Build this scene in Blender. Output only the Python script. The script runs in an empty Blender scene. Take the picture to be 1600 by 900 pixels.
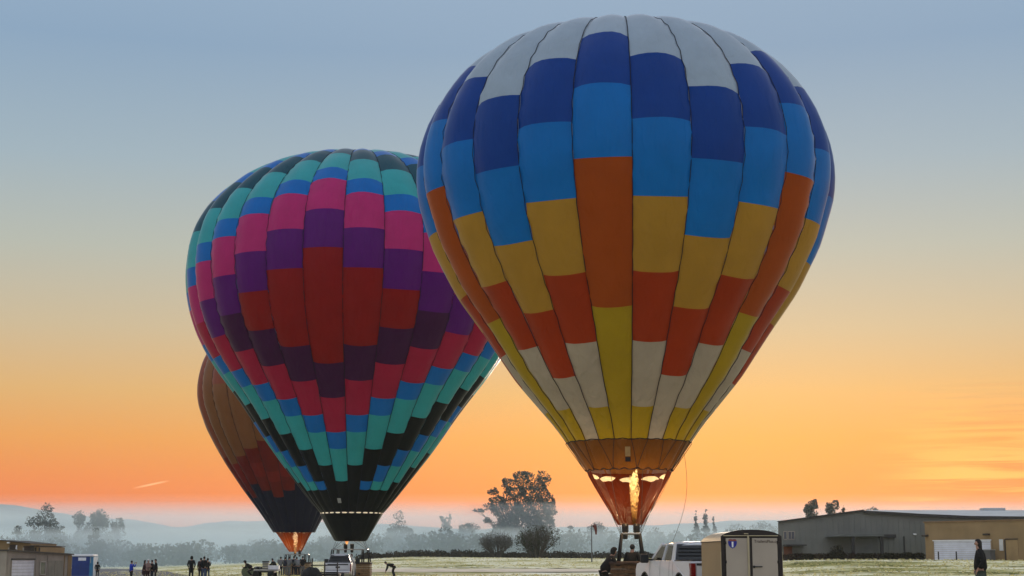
import bpy, bmesh, math, random
import numpy as np
from mathutils import Vector, Matrix, Quaternion, noise as mnoise

S = bpy.context.scene
COL = S.collection
random.seed(7)
rad = math.radians

# ------------------------------------------------------------------ camera
CAM_H = 1.4
PITCH = math.atan(423 / 2400.0)
cam_d = bpy.data.cameras.new('camera')
cam_d.sensor_width = 36.0
cam_d.lens = 2400.0 / 1600.0 * 36.0
cam_d.clip_start = 0.2
cam_d.clip_end = 6000
cam = bpy.data.objects.new('camera', cam_d)
COL.objects.link(cam)
cam.location = (0, 0, CAM_H)
cam.rotation_euler = (rad(90) + PITCH, 0, 0)
S.camera = cam
S.render.resolution_x, S.render.resolution_y = 1024, 576

# ------------------------------------------------------------------ exposure
S.view_settings.view_transform = 'Standard'
S.view_settings.look = 'None'
S.view_settings.exposure = 0.55
S.view_settings.gamma = 1.0
S.cycles.use_denoising = True
S.cycles.max_bounces = 8
S.cycles.transparent_max_bounces = 12
S.cycles.volume_bounces = 4
S.cycles.caustics_reflective = False
S.cycles.caustics_refractive = False

# ------------------------------------------------------------------ sky and sun
SUN_AZ = rad(8)      # to the right of the view axis
SUN_EL = rad(3.0)


def srgb(r, g, b):
    f = lambda c: (c / 255 / 12.92) if c / 255 <= 0.04045 else ((c / 255 + 0.055) / 1.055) ** 2.4
    return (f(r), f(g), f(b), 1.0)


W = bpy.data.worlds.new('World')
S.world = W
W.use_nodes = True
nt = W.node_tree
for n in list(nt.nodes):
    nt.nodes.remove(n)
N_ = nt.nodes.new
L_ = nt.links.new


def ramp_node(tree, stops, interp='B_SPLINE'):
    r = tree.nodes.new('ShaderNodeValToRGB')
    r.color_ramp.interpolation = interp
    els = r.color_ramp.elements
    while len(els) > 1:
        els.remove(els[-1])
    els[0].position = stops[0][0]
    els[0].color = stops[0][1]
    for p, c in stops[1:]:
        e = els.new(p)
        e.color = c
    return r


def mathn(tree, op, a, b=None, c=None, clamp=False):
    m = tree.nodes.new('ShaderNodeMath')
    m.operation = op
    m.use_clamp = clamp
    for i, v in enumerate((a, b, c)):
        if v is None:
            continue
        if isinstance(v, (int, float)):
            m.inputs[i].default_value = v
        else:
            tree.links.new(v, m.inputs[i])
    return m.outputs[0]


def mixc(tree, fac, a, b, blend='MIX'):
    m = tree.nodes.new('ShaderNodeMix')
    m.data_type = 'RGBA'
    m.blend_type = blend
    for sock, v in ((m.inputs[0], fac), (m.inputs[6], a), (m.inputs[7], b)):
        if isinstance(v, (int, float)):
            sock.default_value = v
        elif isinstance(v, tuple):
            sock.default_value = v if len(v) == 4 else (*v, 1)
        else:
            tree.links.new(v, sock)
    return m.outputs[2]


tc = N_('ShaderNodeTexCoord')
sep = N_('ShaderNodeSeparateXYZ')
L_(tc.outputs['Generated'], sep.inputs[0])
el = mathn(nt, 'MULTIPLY', mathn(nt, 'MAXIMUM', sep.outputs[2], 0.0), 2.0)   # 2*sin(elevation)
# towards the sunrise: orange horizon, straw, then pale grey-blue
sunside = ramp_node(nt, [
    (0.000, srgb(232, 102, 78)),
    (0.045, srgb(236, 112, 72)),
    (0.095, srgb(236, 131, 72)),
    (0.150, srgb(233, 156, 82)),
    (0.210, srgb(222, 174, 112)),
    (0.290, srgb(204, 184, 150)),
    (0.390, srgb(182, 186, 175)),
    (0.500, srgb(160, 179, 190)),
    (0.640, srgb(139, 166, 192)),
    (0.760, srgb(152, 176, 200)),
    (1.000, srgb(194, 202, 216)),
], 'LINEAR')
# away from the sunrise: the soft lilac-blue of the western sky before sunrise
antiside = ramp_node(nt, [
    (0.00, srgb(150, 148, 164)),
    (0.15, srgb(180, 166, 180)),
    (0.35, srgb(180, 184, 208)),
    (0.65, srgb(178, 190, 212)),
    (1.00, srgb(186, 194, 208)),
], 'LINEAR')
L_(el, sunside.inputs[0])
L_(el, antiside.inputs[0])
dot = N_('ShaderNodeVectorMath')
dot.operation = 'DOT_PRODUCT'
dot.inputs[1].default_value = (math.sin(SUN_AZ), math.cos(SUN_AZ), 0)
L_(tc.outputs['Generated'], dot.inputs[0])
mr = N_('ShaderNodeMapRange')
mr.interpolation_type = 'SMOOTHSTEP'
mr.inputs[1].default_value = -0.35
mr.inputs[2].default_value = 0.90
L_(dot.outputs['Value'], mr.inputs[0])
sunc = mixc(nt, 1.0, sunside.outputs[0], (0.645, 0.645, 0.65), 'MULTIPLY')
skyc = mixc(nt, mr.outputs[0], antiside.outputs[0], sunc)
# thin cirrus low in the sky, lit from below the horizon
mp = N_('ShaderNodeMapping')
mp.inputs['Rotation'].default_value = (0, rad(7), 0)
mp.inputs['Scale'].default_value = (5.0, 5.0, 110.0)
L_(tc.outputs['Generated'], mp.inputs[0])
nz = N_('ShaderNodeTexNoise')
nz.inputs['Scale'].default_value = 1.6
nz.inputs['Detail'].default_value = 6
nz.inputs['Roughness'].default_value = 0.55
nz.inputs['Distortion'].default_value = 1.0
L_(mp.outputs[0], nz.inputs[0])
cl = N_('ShaderNodeMapRange')
cl.inputs[1].default_value = 0.44
cl.inputs[2].default_value = 0.60
L_(nz.outputs[0], cl.inputs[0])
azm = N_('ShaderNodeMapRange')          # cirrus bank begins right of the runway
azm.interpolation_type = 'SMOOTHSTEP'
azm.inputs[1].default_value = 0.215
azm.inputs[2].default_value = 0.285
L_(sep.outputs[0], azm.inputs[0])
elm = N_('ShaderNodeMapRange')
elm.interpolation_type = 'SMOOTHSTEP'
elm.inputs[1].default_value = 0.125
elm.inputs[2].default_value = 0.045
L_(sep.outputs[2], elm.inputs[0])
cfac = mathn(nt, 'MULTIPLY', mathn(nt, 'MULTIPLY', cl.outputs[0], azm.outputs[0]), elm.outputs[0])
skyc = mixc(nt, mathn(nt, 'MULTIPLY', cfac, 0.95), skyc, srgb(238, 152, 80))
dark = N_('ShaderNodeMapRange')          # thin salmon gaps between the bright streaks
dark.inputs[1].default_value = 0.46
dark.inputs[2].default_value = 0.34
L_(nz.outputs[0], dark.inputs[0])
dfac = mathn(nt, 'MULTIPLY', mathn(nt, 'MULTIPLY', dark.outputs[0], azm.outputs[0]), elm.outputs[0])
skyc = mixc(nt, mathn(nt, 'MULTIPLY', dfac, 0.7), skyc, srgb(206, 112, 66))
# one short vapour trail low on the left
tu = mathn(nt, 'SUBTRACT', mathn(nt, 'DIVIDE', sep.outputs[0], sep.outputs[1]), -0.2331)
tv = mathn(nt, 'SUBTRACT', mathn(nt, 'DIVIDE', sep.outputs[2], sep.outputs[1]), 0.0473)
al = mathn(nt, 'ADD', mathn(nt, 'MULTIPLY', tu, 0.978), mathn(nt, 'MULTIPLY', tv, 0.208))
ac = mathn(nt, 'SUBTRACT', mathn(nt, 'MULTIPLY', tv, 0.978), mathn(nt, 'MULTIPLY', tu, 0.208))
g1 = mathn(nt, 'SUBTRACT', 1.0, mathn(nt, 'MULTIPLY', mathn(nt, 'ABSOLUTE', ac), 1 / 0.00085), clamp=True)
g2 = mathn(nt, 'SUBTRACT', 1.0, mathn(nt, 'POWER', mathn(nt, 'MULTIPLY', mathn(nt, 'ABSOLUTE', al), 1 / 0.0125), 2.0), clamp=True)
fwd = mathn(nt, 'GREATER_THAN', sep.outputs[1], 0.1)
skyc = mixc(nt, mathn(nt, 'MULTIPLY', mathn(nt, 'MULTIPLY', mathn(nt, 'MULTIPLY', g1, g2), fwd), 0.55), skyc, srgb(255, 196, 150))
ns = N_('ShaderNodeTexSky')
ns.sky_type = 'NISHITA'
ns.sun_disc = False
ns.sun_elevation = SUN_EL
ns.sun_rotation = SUN_AZ
bg1 = N_('ShaderNodeBackground')
bg2 = N_('ShaderNodeBackground')
L_(skyc, bg1.inputs[0])
bg1.inputs[1].default_value = 1.0
L_(ns.outputs[0], bg2.inputs[0])
bg2.inputs[1].default_value = 0.008
add = N_('ShaderNodeAddShader')
L_(bg1.outputs[0], add.inputs[0])
L_(bg2.outputs[0], add.inputs[1])
wo = N_('ShaderNodeOutputWorld')
L_(add.outputs[0], wo.inputs[0])

sun_d = bpy.data.lights.new('sun', 'SUN')
sun_d.energy = 1.0
sun_d.angle = rad(4)
sun_d.color = (1.0, 0.80, 0.62)
sun = bpy.data.objects.new('sun', sun_d)
COL.objects.link(sun)
sd = Vector((math.sin(SUN_AZ) * math.cos(SUN_EL), math.cos(SUN_AZ) * math.cos(SUN_EL), math.sin(SUN_EL)))
sun.rotation_euler = sd.to_track_quat('Z', 'Y').to_euler()
sun.location = (60, 300, 60)


# ------------------------------------------------------------------ helpers
def X(px, D):
    return (px - 800) * D / 2437.0


def Z(py, D):
    return CAM_H + (873 - py) * D / 2475.0


def smooth(t):
    t = min(1.0, max(0.0, t))
    return t * t * (3 - 2 * t)


_PX = [-400, 200, 300, 400, 640, 900, 1150, 1300, 2200]
_A = [0.0, 0.0, 0.6, 1.1, 1.7, 1.45, 1.3, 1.3, 1.3]
_Y0 = [130, 130, 130, 130, 130, 130, 95, 72, 72]
_L = [120, 120, 120, 120, 120, 120, 100, 95, 95]


def gz(x, y):
    """height of the ground"""
    yy = max(y, 20.0)
    px = 800 + x * 2437.0 / yy
    a, y0, l = np.interp(px, _PX, _A), np.interp(px, _PX, _Y0), np.interp(px, _PX, _L)
    z = a * smooth((y - y0) / l)
    z -= 0.65 * smooth((-x - 12) / 30.0) * smooth((y - 40) / 60)
    z += 0.15 * smooth((x - 9) / 4.0) * smooth((60 - y) / 12.0) * smooth((y - 20) / 12.0)
    return z


MATS = {}


def mat(name, col, rough=0.8, var=0.12, scale=6.0, bump=0.0, bscale=40.0, spec=0.3, metal=0.0, stretch=(1, 1, 1)):
    if name in MATS:
        return MATS[name]
    m = bpy.data.materials.new(name)
    m.use_nodes = True
    t = m.node_tree
    b = t.nodes['Principled BSDF']
    b.inputs['Roughness'].default_value = rough
    b.inputs['Specular IOR Level'].default_value = spec
    b.inputs['Metallic'].default_value = metal
    c = t.nodes.new('ShaderNodeTexCoord')
    mpn = t.nodes.new('ShaderNodeMapping')
    mpn.inputs['Scale'].default_value = stretch
    t.links.new(c.outputs['Object'], mpn.inputs[0])
    n = t.nodes.new('ShaderNodeTexNoise')
    n.inputs['Scale'].default_value = scale
    n.inputs['Detail'].default_value = 5
    t.links.new(mpn.outputs[0], n.inputs[0])
    lo = tuple(max(0, v * (1 - 2 * var)) for v in col[:3]) + (1,)
    hi = tuple(min(1, v * (1 + 2 * var)) for v in col[:3]) + (1,)
    r = ramp_node(t, [(0.25, lo), (0.75, hi)], 'LINEAR')
    t.links.new(n.outputs[0], r.inputs[0])
    t.links.new(r.outputs[0], b.inputs['Base Color'])
    if bump:
        n2 = t.nodes.new('ShaderNodeTexNoise')
        n2.inputs['Scale'].default_value = bscale
        n2.inputs['Detail'].default_value = 4
        t.links.new(mpn.outputs[0], n2.inputs[0])
        bm_ = t.nodes.new('ShaderNodeBump')
        bm_.inputs['Strength'].default_value = bump
        bm_.inputs['Distance'].default_value = 0.05
        t.links.new(n2.outputs[0], bm_.inputs['Height'])
        t.links.new(bm_.outputs[0], b.inputs['Normal'])
    MATS[name] = m
    return m


def fabric(name, col, trans=0.36, gloss=0.042):
    """thin coated nylon: part of the light goes through it"""
    if name in MATS:
        return MATS[name]
    m = bpy.data.materials.new(name)
    m.use_nodes = True
    t = m.node_tree
    for n in list(t.nodes):
        t.nodes.remove(n)
    out = t.nodes.new('ShaderNodeOutputMaterial')
    c = t.nodes.new('ShaderNodeTexCoord')
    n = t.nodes.new('ShaderNodeTexNoise')
    n.inputs['Scale'].default_value = 0.9
    n.inputs['Detail'].default_value = 6
    t.links.new(c.outputs['Object'], n.inputs[0])
    lo = tuple(v * 0.93 for v in col[:3]) + (1,)
    hi = tuple(min(1, v * 1.06 + 0.0005) for v in col[:3]) + (1,)
    r = ramp_node(t, [(0.3, lo), (0.7, hi)], 'LINEAR')
    t.links.new(n.outputs[0], r.inputs[0])
    # soft wrinkles of the cloth
    n2 = t.nodes.new('ShaderNodeTexNoise')
    n2.inputs['Scale'].default_value = 2.4
    n2.inputs['Detail'].default_value = 5
    n2.inputs['Distortion'].default_value = 0.5
    mpn = t.nodes.new('ShaderNodeMapping')
    mpn.inputs['Scale'].default_value = (1.6, 1.6, 0.35)
    t.links.new(c.outputs['Object'], mpn.inputs[0])
    t.links.new(mpn.outputs[0], n2.inputs[0])
    bp = t.nodes.new('ShaderNodeBump')
    bp.inputs['Strength'].default_value = 0.85
    bp.inputs['Distance'].default_value = 0.09
    t.links.new(n2.outputs[0], bp.inputs['Height'])
    d = t.nodes.new('ShaderNodeBsdfDiffuse')
    tr = t.nodes.new('ShaderNodeBsdfTranslucent')
    g = t.nodes.new('ShaderNodeBsdfGlossy')
    g.inputs['Roughness'].default_value = 0.35
    g.inputs['Color'].default_value = (1, 1, 1, 1)
    for s in (d, tr):
        t.links.new(r.outputs[0], s.inputs['Color'])
    for s in (d, tr, g):
        t.links.new(bp.outputs[0], s.inputs['Normal'])
    m1 = t.nodes.new('ShaderNodeMixShader')
    m1.inputs[0].default_value = trans
    t.links.new(d.outputs[0], m1.inputs[1])
    t.links.new(tr.outputs[0], m1.inputs[2])
    fr = t.nodes.new('ShaderNodeFresnel')
    fr.inputs[0].default_value = 1.38
    m2 = t.nodes.new('ShaderNodeMixShader')
    t.links.new(mathn(t, 'MULTIPLY', fr.outputs[0], gloss * 10), m2.inputs[0])
    t.links.new(m1.outputs[0], m2.inputs[1])
    t.links.new(g.outputs[0], m2.inputs[2])
    t.links.new(m2.outputs[0], out.inputs[0])
    MATS[name] = m
    return m


def leaf_mat(name, col, trans=0.25):
    if name in MATS:
        return MATS[name]
    m = bpy.data.materials.new(name)
    m.use_nodes = True
    t = m.node_tree
    for n in list(t.nodes):
        t.nodes.remove(n)
    out = t.nodes.new('ShaderNodeOutputMaterial')
    g = t.nodes.new('ShaderNodeNewGeometry')
    lo = tuple(v * 0.6 for v in col) + (1,)
    hi = tuple(v * 1.4 for v in col) + (1,)
    r = ramp_node(t, [(0, lo), (1, hi)], 'LINEAR')
    t.links.new(g.outputs['Random Per Island'], r.inputs[0])
    d = t.nodes.new('ShaderNodeBsdfDiffuse')
    tr = t.nodes.new('ShaderNodeBsdfTranslucent')
    t.links.new(r.outputs[0], d.inputs[0])
    t.links.new(r.outputs[0], tr.inputs[0])
    mx = t.nodes.new('ShaderNodeMixShader')
    mx.inputs[0].default_value = trans
    t.links.new(d.outputs[0], mx.inputs[1])
    t.links.new(tr.outputs[0], mx.inputs[2])
    t.links.new(mx.outputs[0], out.inputs[0])
    MATS[name] = m
    return m


def glass_mat(name, tint=(0.75, 0.8, 0.8), clear=0.7, rough=0.04):
    if name in MATS:
        return MATS[name]
    m = bpy.data.materials.new(name)
    m.use_nodes = True
    t = m.node_tree
    for n in list(t.nodes):
        t.nodes.remove(n)
    out = t.nodes.new('ShaderNodeOutputMaterial')
    a = t.nodes.new('ShaderNodeBsdfTransparent')
    a.inputs[0].default_value = (*tint, 1)
    d = t.nodes.new('ShaderNodeBsdfDiffuse')
    d.inputs[0].default_value = (0.012, 0.013, 0.014, 1)
    g = t.nodes.new('ShaderNodeBsdfGlossy')
    g.inputs['Roughness'].default_value = rough
    mx = t.nodes.new('ShaderNodeMixShader')
    mx.inputs[0].default_value = clear
    t.links.new(d.outputs[0], mx.inputs[1])
    t.links.new(a.outputs[0], mx.inputs[2])
    fr = t.nodes.new('ShaderNodeFresnel')
    fr.inputs[0].default_value = 1.5
    m2 = t.nodes.new('ShaderNodeMixShader')
    t.links.new(fr.outputs[0], m2.inputs[0])
    t.links.new(mx.outputs[0], m2.inputs[1])
    t.links.new(g.outputs[0], m2.inputs[2])
    t.links.new(m2.outputs[0], out.inputs[0])
    MATS[name] = m
    return m


def tag(o, label=None, cat=None, group=None, kind=None):
    for k, v in (('label', label), ('category', cat), ('group', group), ('kind', kind)):
        if v:
            o[k] = v
    return o


def root(name, loc, rz=0.0, label=None, cat=None, group=None):
    o = bpy.data.objects.new(name, None)
    o.empty_display_size = 0.3
    COL.objects.link(o)
    o.location = loc
    o.rotation_euler = (0, 0, rz)
    return tag(o, label, cat, group)


def link(name, me, m, parent=None, smooth_=False):
    if isinstance(m, (list, tuple)):
        for q in m:
            me.materials.append(q)
    elif m is not None:
        me.materials.append(m)
    if smooth_:
        me.polygons.foreach_set('use_smooth', [True] * len(me.polygons))
    o = bpy.data.objects.new(name, me)
    COL.objects.link(o)
    if parent is not None:
        o.parent = parent
    return o


class MB:
    """collects pieces of one mesh"""

    def __init__(self):
        self.v, self.f, self.mi = [], [], []

    def add(self, vs, fs, mi=0):
        b = len(self.v)
        self.v += [tuple(p) for p in vs]
        self.f += [tuple(i + b for i in f) for f in fs]
        self.mi += [mi] * len(fs)

    def box(self, x0, x1, y0, y1, z0, z1, mi=0, M=None, bev=0.0):
        if bev > 0:
            bm = bmesh.new()
            bmesh.ops.create_cube(bm, size=1.0)
            for v in bm.verts:
                v.co = Vector(((x0 + x1) / 2 + v.co.x * (x1 - x0), (y0 + y1) / 2 + v.co.y * (y1 - y0), (z0 + z1) / 2 + v.co.z * (z1 - z0)))
            bmesh.ops.bevel(bm, geom=bm.edges[:], offset=bev, segments=2, affect='EDGES', profile=0.5)
            bm.verts.index_update()
            vs = [v.co.copy() for v in bm.verts]
            fs = [[v.index for v in f.verts] for f in bm.faces]
            bm.free()
        else:
            vs = [Vector(p) for p in ((x0, y0, z0), (x1, y0, z0), (x1, y1, z0), (x0, y1, z0), (x0, y0, z1), (x1, y0, z1), (x1, y1, z1), (x0, y1, z1))]
            fs = [(3, 2, 1, 0), (4, 5, 6, 7), (0, 1, 5, 4), (1, 2, 6, 5), (2, 3, 7, 6), (3, 0, 4, 7)]
        if M is not None:
            vs = [M @ v for v in vs]
        self.add(vs, fs, mi)

    def tube(self, pts, radii, n=8, mi=0, cap=True):
        pts = [Vector(p) for p in pts]
        if isinstance(radii, (int, float)):
            radii = [radii] * len(pts)
        rings = []
        up = None
        for i, p in enumerate(pts):
            d = (pts[min(i + 1, len(pts) - 1)] - pts[max(i - 1, 0)])
            if d.length < 1e-9:
                d = Vector((0, 0, 1))
            d.normalize()
            a = (up if up is not None else (Vector((1, 0, 0)) if abs(d.z) > 0.9 else Vector((0, 0, 1))))
            a = (a - d * a.dot(d))
            if a.length < 1e-6:
                a = d.orthogonal()
            a.normalize()
            up = a
            b = d.cross(a)
            rings.append([p + (a * math.cos(2 * math.pi * k / n) + b * math.sin(2 * math.pi * k / n)) * radii[i] for k in range(n)])
        vs = [q for r in rings for q in r]
        fs = []
        for i in range(len(pts) - 1):
            for k in range(n):
                fs.append((i * n + k, i * n + (k + 1) % n, (i + 1) * n + (k + 1) % n, (i + 1) * n + k))
        if cap:
            fs.append(tuple(range(n))[::-1])
            fs.append(tuple((len(pts) - 1) * n + k for k in range(n)))
        self.add(vs, fs, mi)

    def lathe(self, prof, n=16, center=(0, 0, 0), axis='Z', mi=0):
        vs, fs = [], []
        c = Vector(center)
        for r, h in prof:
            for k in range(n):
                a = 2 * math.pi * k / n
                if axis == 'Z':
                    vs.append(c + Vector((r * math.cos(a), r * math.sin(a), h)))
                elif axis == 'Y':
                    vs.append(c + Vector((r * math.cos(a), h, r * math.sin(a))))
                else:
                    vs.append(c + Vector((h, r * math.cos(a), r * math.sin(a))))
        for i in range(len(prof) - 1):
            for k in range(n):
                fs.append((i * n + k, i * n + (k + 1) % n, (i + 1) * n + (k + 1) % n, (i + 1) * n + k))
        fs.append(tuple(range(n))[::-1])
        fs.append(tuple((len(prof) - 1) * n + k for k in range(n)))
        self.add(vs, fs, mi)

    def prism(self, poly, y0, y1, mi=0, M=None):
        """poly in (x, z), extruded along y"""
        n = len(poly)
        vs = [Vector((x, y0, z)) for x, z in poly] + [Vector((x, y1, z)) for x, z in poly]
        fs = [tuple(range(n)), tuple(range(2 * n - 1, n - 1, -1))]
        for i in range(n):
            j = (i + 1) % n
            fs.append((j, i, n + i, n + j))
        if M is not None:
            vs = [M @ v for v in vs]
        self.add(vs, fs, mi)

    def mesh(self, name):
        me = bpy.data.meshes.new(name)
        me.from_pydata(self.v, [], self.f)
        me.polygons.foreach_set('material_index', self.mi)
        bm = bmesh.new()
        bm.from_mesh(me)
        bmesh.ops.recalc_face_normals(bm, faces=bm.faces)
        bm.to_mesh(me)
        bm.free()
        me.update()
        return me

    def build(self, name, m, parent=None, smooth_=False):
        return link(name, self.mesh(name), m, parent, smooth_)


def boxpart(name, m, parent, *a, bev=0.0):
    b = MB()
    b.box(*a, bev=bev)
    return b.build(name, m, parent)


def text_part(name, body, size, m, parent, loc, rot, extrude=0.003, align='CENTER'):
    cu = bpy.data.curves.new(name, 'FONT')
    cu.body = body
    cu.size = size
    cu.extrude = extrude
    cu.align_x = align
    cu.align_y = 'CENTER'
    tmp = bpy.data.objects.new(name + '_tmp', cu)
    COL.objects.link(tmp)
    bpy.context.view_layer.update()
    dg = bpy.context.evaluated_depsgraph_get()
    me = bpy.data.meshes.new_from_object(tmp.evaluated_get(dg))
    bpy.data.objects.remove(tmp)
    o = link(name, me, None, parent)
    me.materials.clear()
    me.materials.append(m)
    o.location = loc
    o.rotation_euler = rot
    return o


# ================================================================== SETTING
# ------------------------------------------------------------------ ground
def ground_mat():
    m = bpy.data.materials.new('frosted_grass')
    m.use_nodes = True
    t = m.node_tree
    b = t.nodes['Principled BSDF']
    b.inputs['Roughness'].default_value = 0.9
    b.inputs['Specular IOR Level'].default_value = 0.15
    c = t.nodes.new('ShaderNodeTexCoord')
    n1 = t.nodes.new('ShaderNodeTexNoise')
    n1.inputs['Scale'].default_value = 0.055
    n1.inputs['Detail'].default_value = 8
    n1.inputs['Roughness'].default_value = 0.62
    n1.inputs['Distortion'].default_value = 0.5
    t.links.new(c.outputs['Object'], n1.inputs[0])
    n2 = t.nodes.new('ShaderNodeTexNoise')
    n2.inputs['Scale'].default_value = 0.30
    n2.inputs['Detail'].default_value = 8
    n2.inputs['Roughness'].default_value = 0.7
    t.links.new(c.outputs['Object'], n2.inputs[0])
    s = mathn(t, 'ADD', mathn(t, 'MULTIPLY', n1.outputs[0], 0.5), mathn(t, 'MULTIPLY', n2.outputs[0], 0.5))
    r = ramp_node(t, [(0.38, (0.11, 0.115, 0.016, 1)), (0.43, (0.26, 0.24, 0.05, 1)), (0.47, (0.55, 0.49, 0.22, 1)), (0.53, (0.80, 0.73, 0.47, 1)), (0.62, (0.92, 0.87, 0.68, 1))], 'LINEAR')
    t.links.new(s, r.inputs[0])
    t.links.new(r.outputs[0], b.inputs['Base Color'])
    bp = t.nodes.new('ShaderNodeBump')
    bp.inputs['Strength'].default_value = 0.8
    bp.inputs['Distance'].default_value = 0.25
    t.links.new(n2.outputs[0], bp.inputs['Height'])
    t.links.new(bp.outputs[0], b.inputs['Normal'])
    return m


def sheet(name, xs, ys, m, dz=0.0, rough=0.0):
    vs, fs = [], []
    for y in ys:
        for x in xs:
            z = gz(x, y) + dz
            if rough:
                z += rough * (mnoise.noise(Vector((x * 0.13, y * 0.13, 3.1))) + 0.5 * mnoise.noise(Vector((x * 0.4, y * 0.4, 7.7)))) * smooth((y - 30) / 30)
            vs.append((x, y, z))
    nx = len(xs)
    for j in range(len(ys) - 1):
        for i in range(nx - 1):
            fs.append((j * nx + i, j * nx + i + 1, (j + 1) * nx + i + 1, (j + 1) * nx + i))
    me = bpy.data.meshes.new(name)
    me.from_pydata(vs, [], fs)
    return link(name, me, m, None, True)


gxs = sorted(set([-550, -430, -330, -250] + [x * 4.0 for x in range(-48, 49)] + [250, 330, 430, 550]))
gys = [-190, -100, -40, 0] + [10 * k for k in range(1, 8)] + [70 + 3 * k for k in range(1, 77)] + [310, 330, 360, 400, 450, 520, 600, 700, 800, 870]
tag(sheet('ground', gxs, gys, ground_mat(), 0.0, 0.03), kind='structure')

# tarmac apron on the left, gravel track across the field
tarmac = mat('tarmac', (0.19, 0.175, 0.16), 0.95, 0.2, 0.35, 0.4, 3.0, spec=0.05)


def strip(name, left, right, m, dz):
    """left/right: matching lists of ground points (x, y)"""
    vs, fs = [], []
    k = 10
    for (a, b) in zip(left, right):
        for i in range(k + 1):
            x = a[0] + (b[0] - a[0]) * i / k
            y = a[1] + (b[1] - a[1]) * i / k
            vs.append((x, y, gz(x, y) + 0.035 + dz))
    for j in range(len(left) - 1):
        for i in range(k):
            q = j * (k + 1) + i
            fs.append((q, q + 1, q + k + 2, q + k + 1))
    me = bpy.data.meshes.new(name)
    me.from_pydata(vs, [], fs)
    return tag(link(name, me, m, None, True), kind='structure')


_tr = [(310, 95), (305, 130), (292, 170), (262, 215), (226, 265), (182, 325)]
strip('tarmac_apron', [(X(60, d), d) for _, d in _tr], [(X(p, d), d) for p, d in _tr], tarmac, 0.004)
gravel = mat('gravel', (0.78, 0.64, 0.47), 0.95, 0.14, 0.5, 0.5, 4.0, spec=0.0)
strip('gravel_track', [(-16, 152), (0, 150), (10, 146), (22, 138)], [(-14, 166), (0, 164), (10, 160), (24, 152)], gravel, 0.008)

# rough unmown furrows across the field
turf = mat('dark_turf', (0.10, 0.10, 0.03), 0.95, 0.35, 0.6, 0.6, 3.0, spec=0.05)
rf_ = random.Random(11)
for (pa, Da, pb, Db, w_) in ((588, 172, 940, 166, 2.2), (1232, 112, 1625, 104, 1.6), (1300, 128, 1625, 124, 2.0), (270, 150, 390, 140, 5.0), (1228, 146, 1500, 150, 2.4)):
    a_, b_ = [], []
    n_ = 60
    for i in range(n_ + 1):
        px, D = pa + (pb - pa) * i / n_, Da + (Db - Da) * i / n_
        nn = mnoise.noise(Vector((px * 0.045, D * 0.1, 1.0)))
        ww_ = w_ * max(0.02, 0.45 + 0.9 * mnoise.noise(Vector((px * 0.09, D * 0.1, 5.0)))) * min(1, i / 4, (n_ - i) / 4)
        a_.append((X(px, D), D + nn * 2.0))
        b_.append((X(px, D), D + nn * 2.0 + ww_ + 0.02))
    strip('furrow', a_, b_, turf, 0.012)

# ------------------------------------------------------------------ hills
hill_m = mat('hazed_hill', (0.19, 0.225, 0.22), 1.0, 0.22, 0.03, 0.0, spec=0.0)  # pale blue-grey base colour carries part of the distance haze
_HP = [-500, -150, 0, 40, 100, 150, 200, 245, 270, 290, 315, 350, 400, 470, 560, 640, 700, 800, 900, 1000, 1080, 1150, 1190, 1230, 1300, 1400, 1600, 1900, 2300]
_HY = [792, 786, 787, 793, 803, 810, 813, 820, 824, 824, 818, 814, 813, 816, 819, 821, 824, 826, 824, 822, 818, 814, 812, 816, 822, 824, 826, 824, 820]


def hills():
    D0, D1 = 590.0, 760.0
    vs, fs = [], []
    cols = list(range(-900, 2501, 8))
    rows = 12
    for j in range(rows + 1):
        t = j / rows
        D = D0 + (D1 - D0) * t
        for px in cols:
            x = X(px, D1) * (0.80 + 0.20 * t)
            top = Z(np.interp(px, _HP, _HY), D1)
            base = gz(x, D)
            z = base - 0.5 + (top - base + 0.5) * smooth(t) + (mnoise.noise(Vector((x * 0.02, D * 0.02, 0))) * 1.0 + mnoise.noise(Vector((x * 0.09, D * 0.05, 5))) * 0.8) * (0.2 + t) * smooth(t * 3)
            vs.append((x, D, z))
    n = len(cols)
    for j in range(rows):
        for i in range(n - 1):
            fs.append((j * n + i, j * n + i + 1, (j + 1) * n + i + 1, (j + 1) * n + i))
    # back slope
    b = len(vs)
    for i in range(n):
        x, y, z = vs[rows * n + i]
        vs.append((x * 1.02, y + 90, -0.4))
    for i in range(n - 1):
        fs.append((rows * n + i, rows * n + i + 1, b + i + 1, b + i))
    me = bpy.data.meshes.new('hills')
    me.from_pydata(vs, [], fs)
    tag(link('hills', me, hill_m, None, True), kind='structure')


hills()

# ------------------------------------------------------------------ haze
hm = bpy.data.materials.new('morning_haze')
hm.use_nodes = True
for n in list(hm.node_tree.nodes):
    hm.node_tree.nodes.remove(n)
ho = hm.node_tree.nodes.new('ShaderNodeOutputMaterial')
hv = hm.node_tree.nodes.new('ShaderNodeVolumePrincipled')
hv.inputs['Color'].default_value = (0.80, 0.95, 1.0, 1)
hv.inputs['Density'].default_value = 0.00012
hv.inputs['Anisotropy'].default_value = 0.45
hm.node_tree.links.new(hv.outputs[0], ho.inputs['Volume'])
hb = MB()
hb.box(-560, 560, -200, 880, -3.0, 30.5)
tag(hb.build('haze', hm), kind='stuff')
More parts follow.
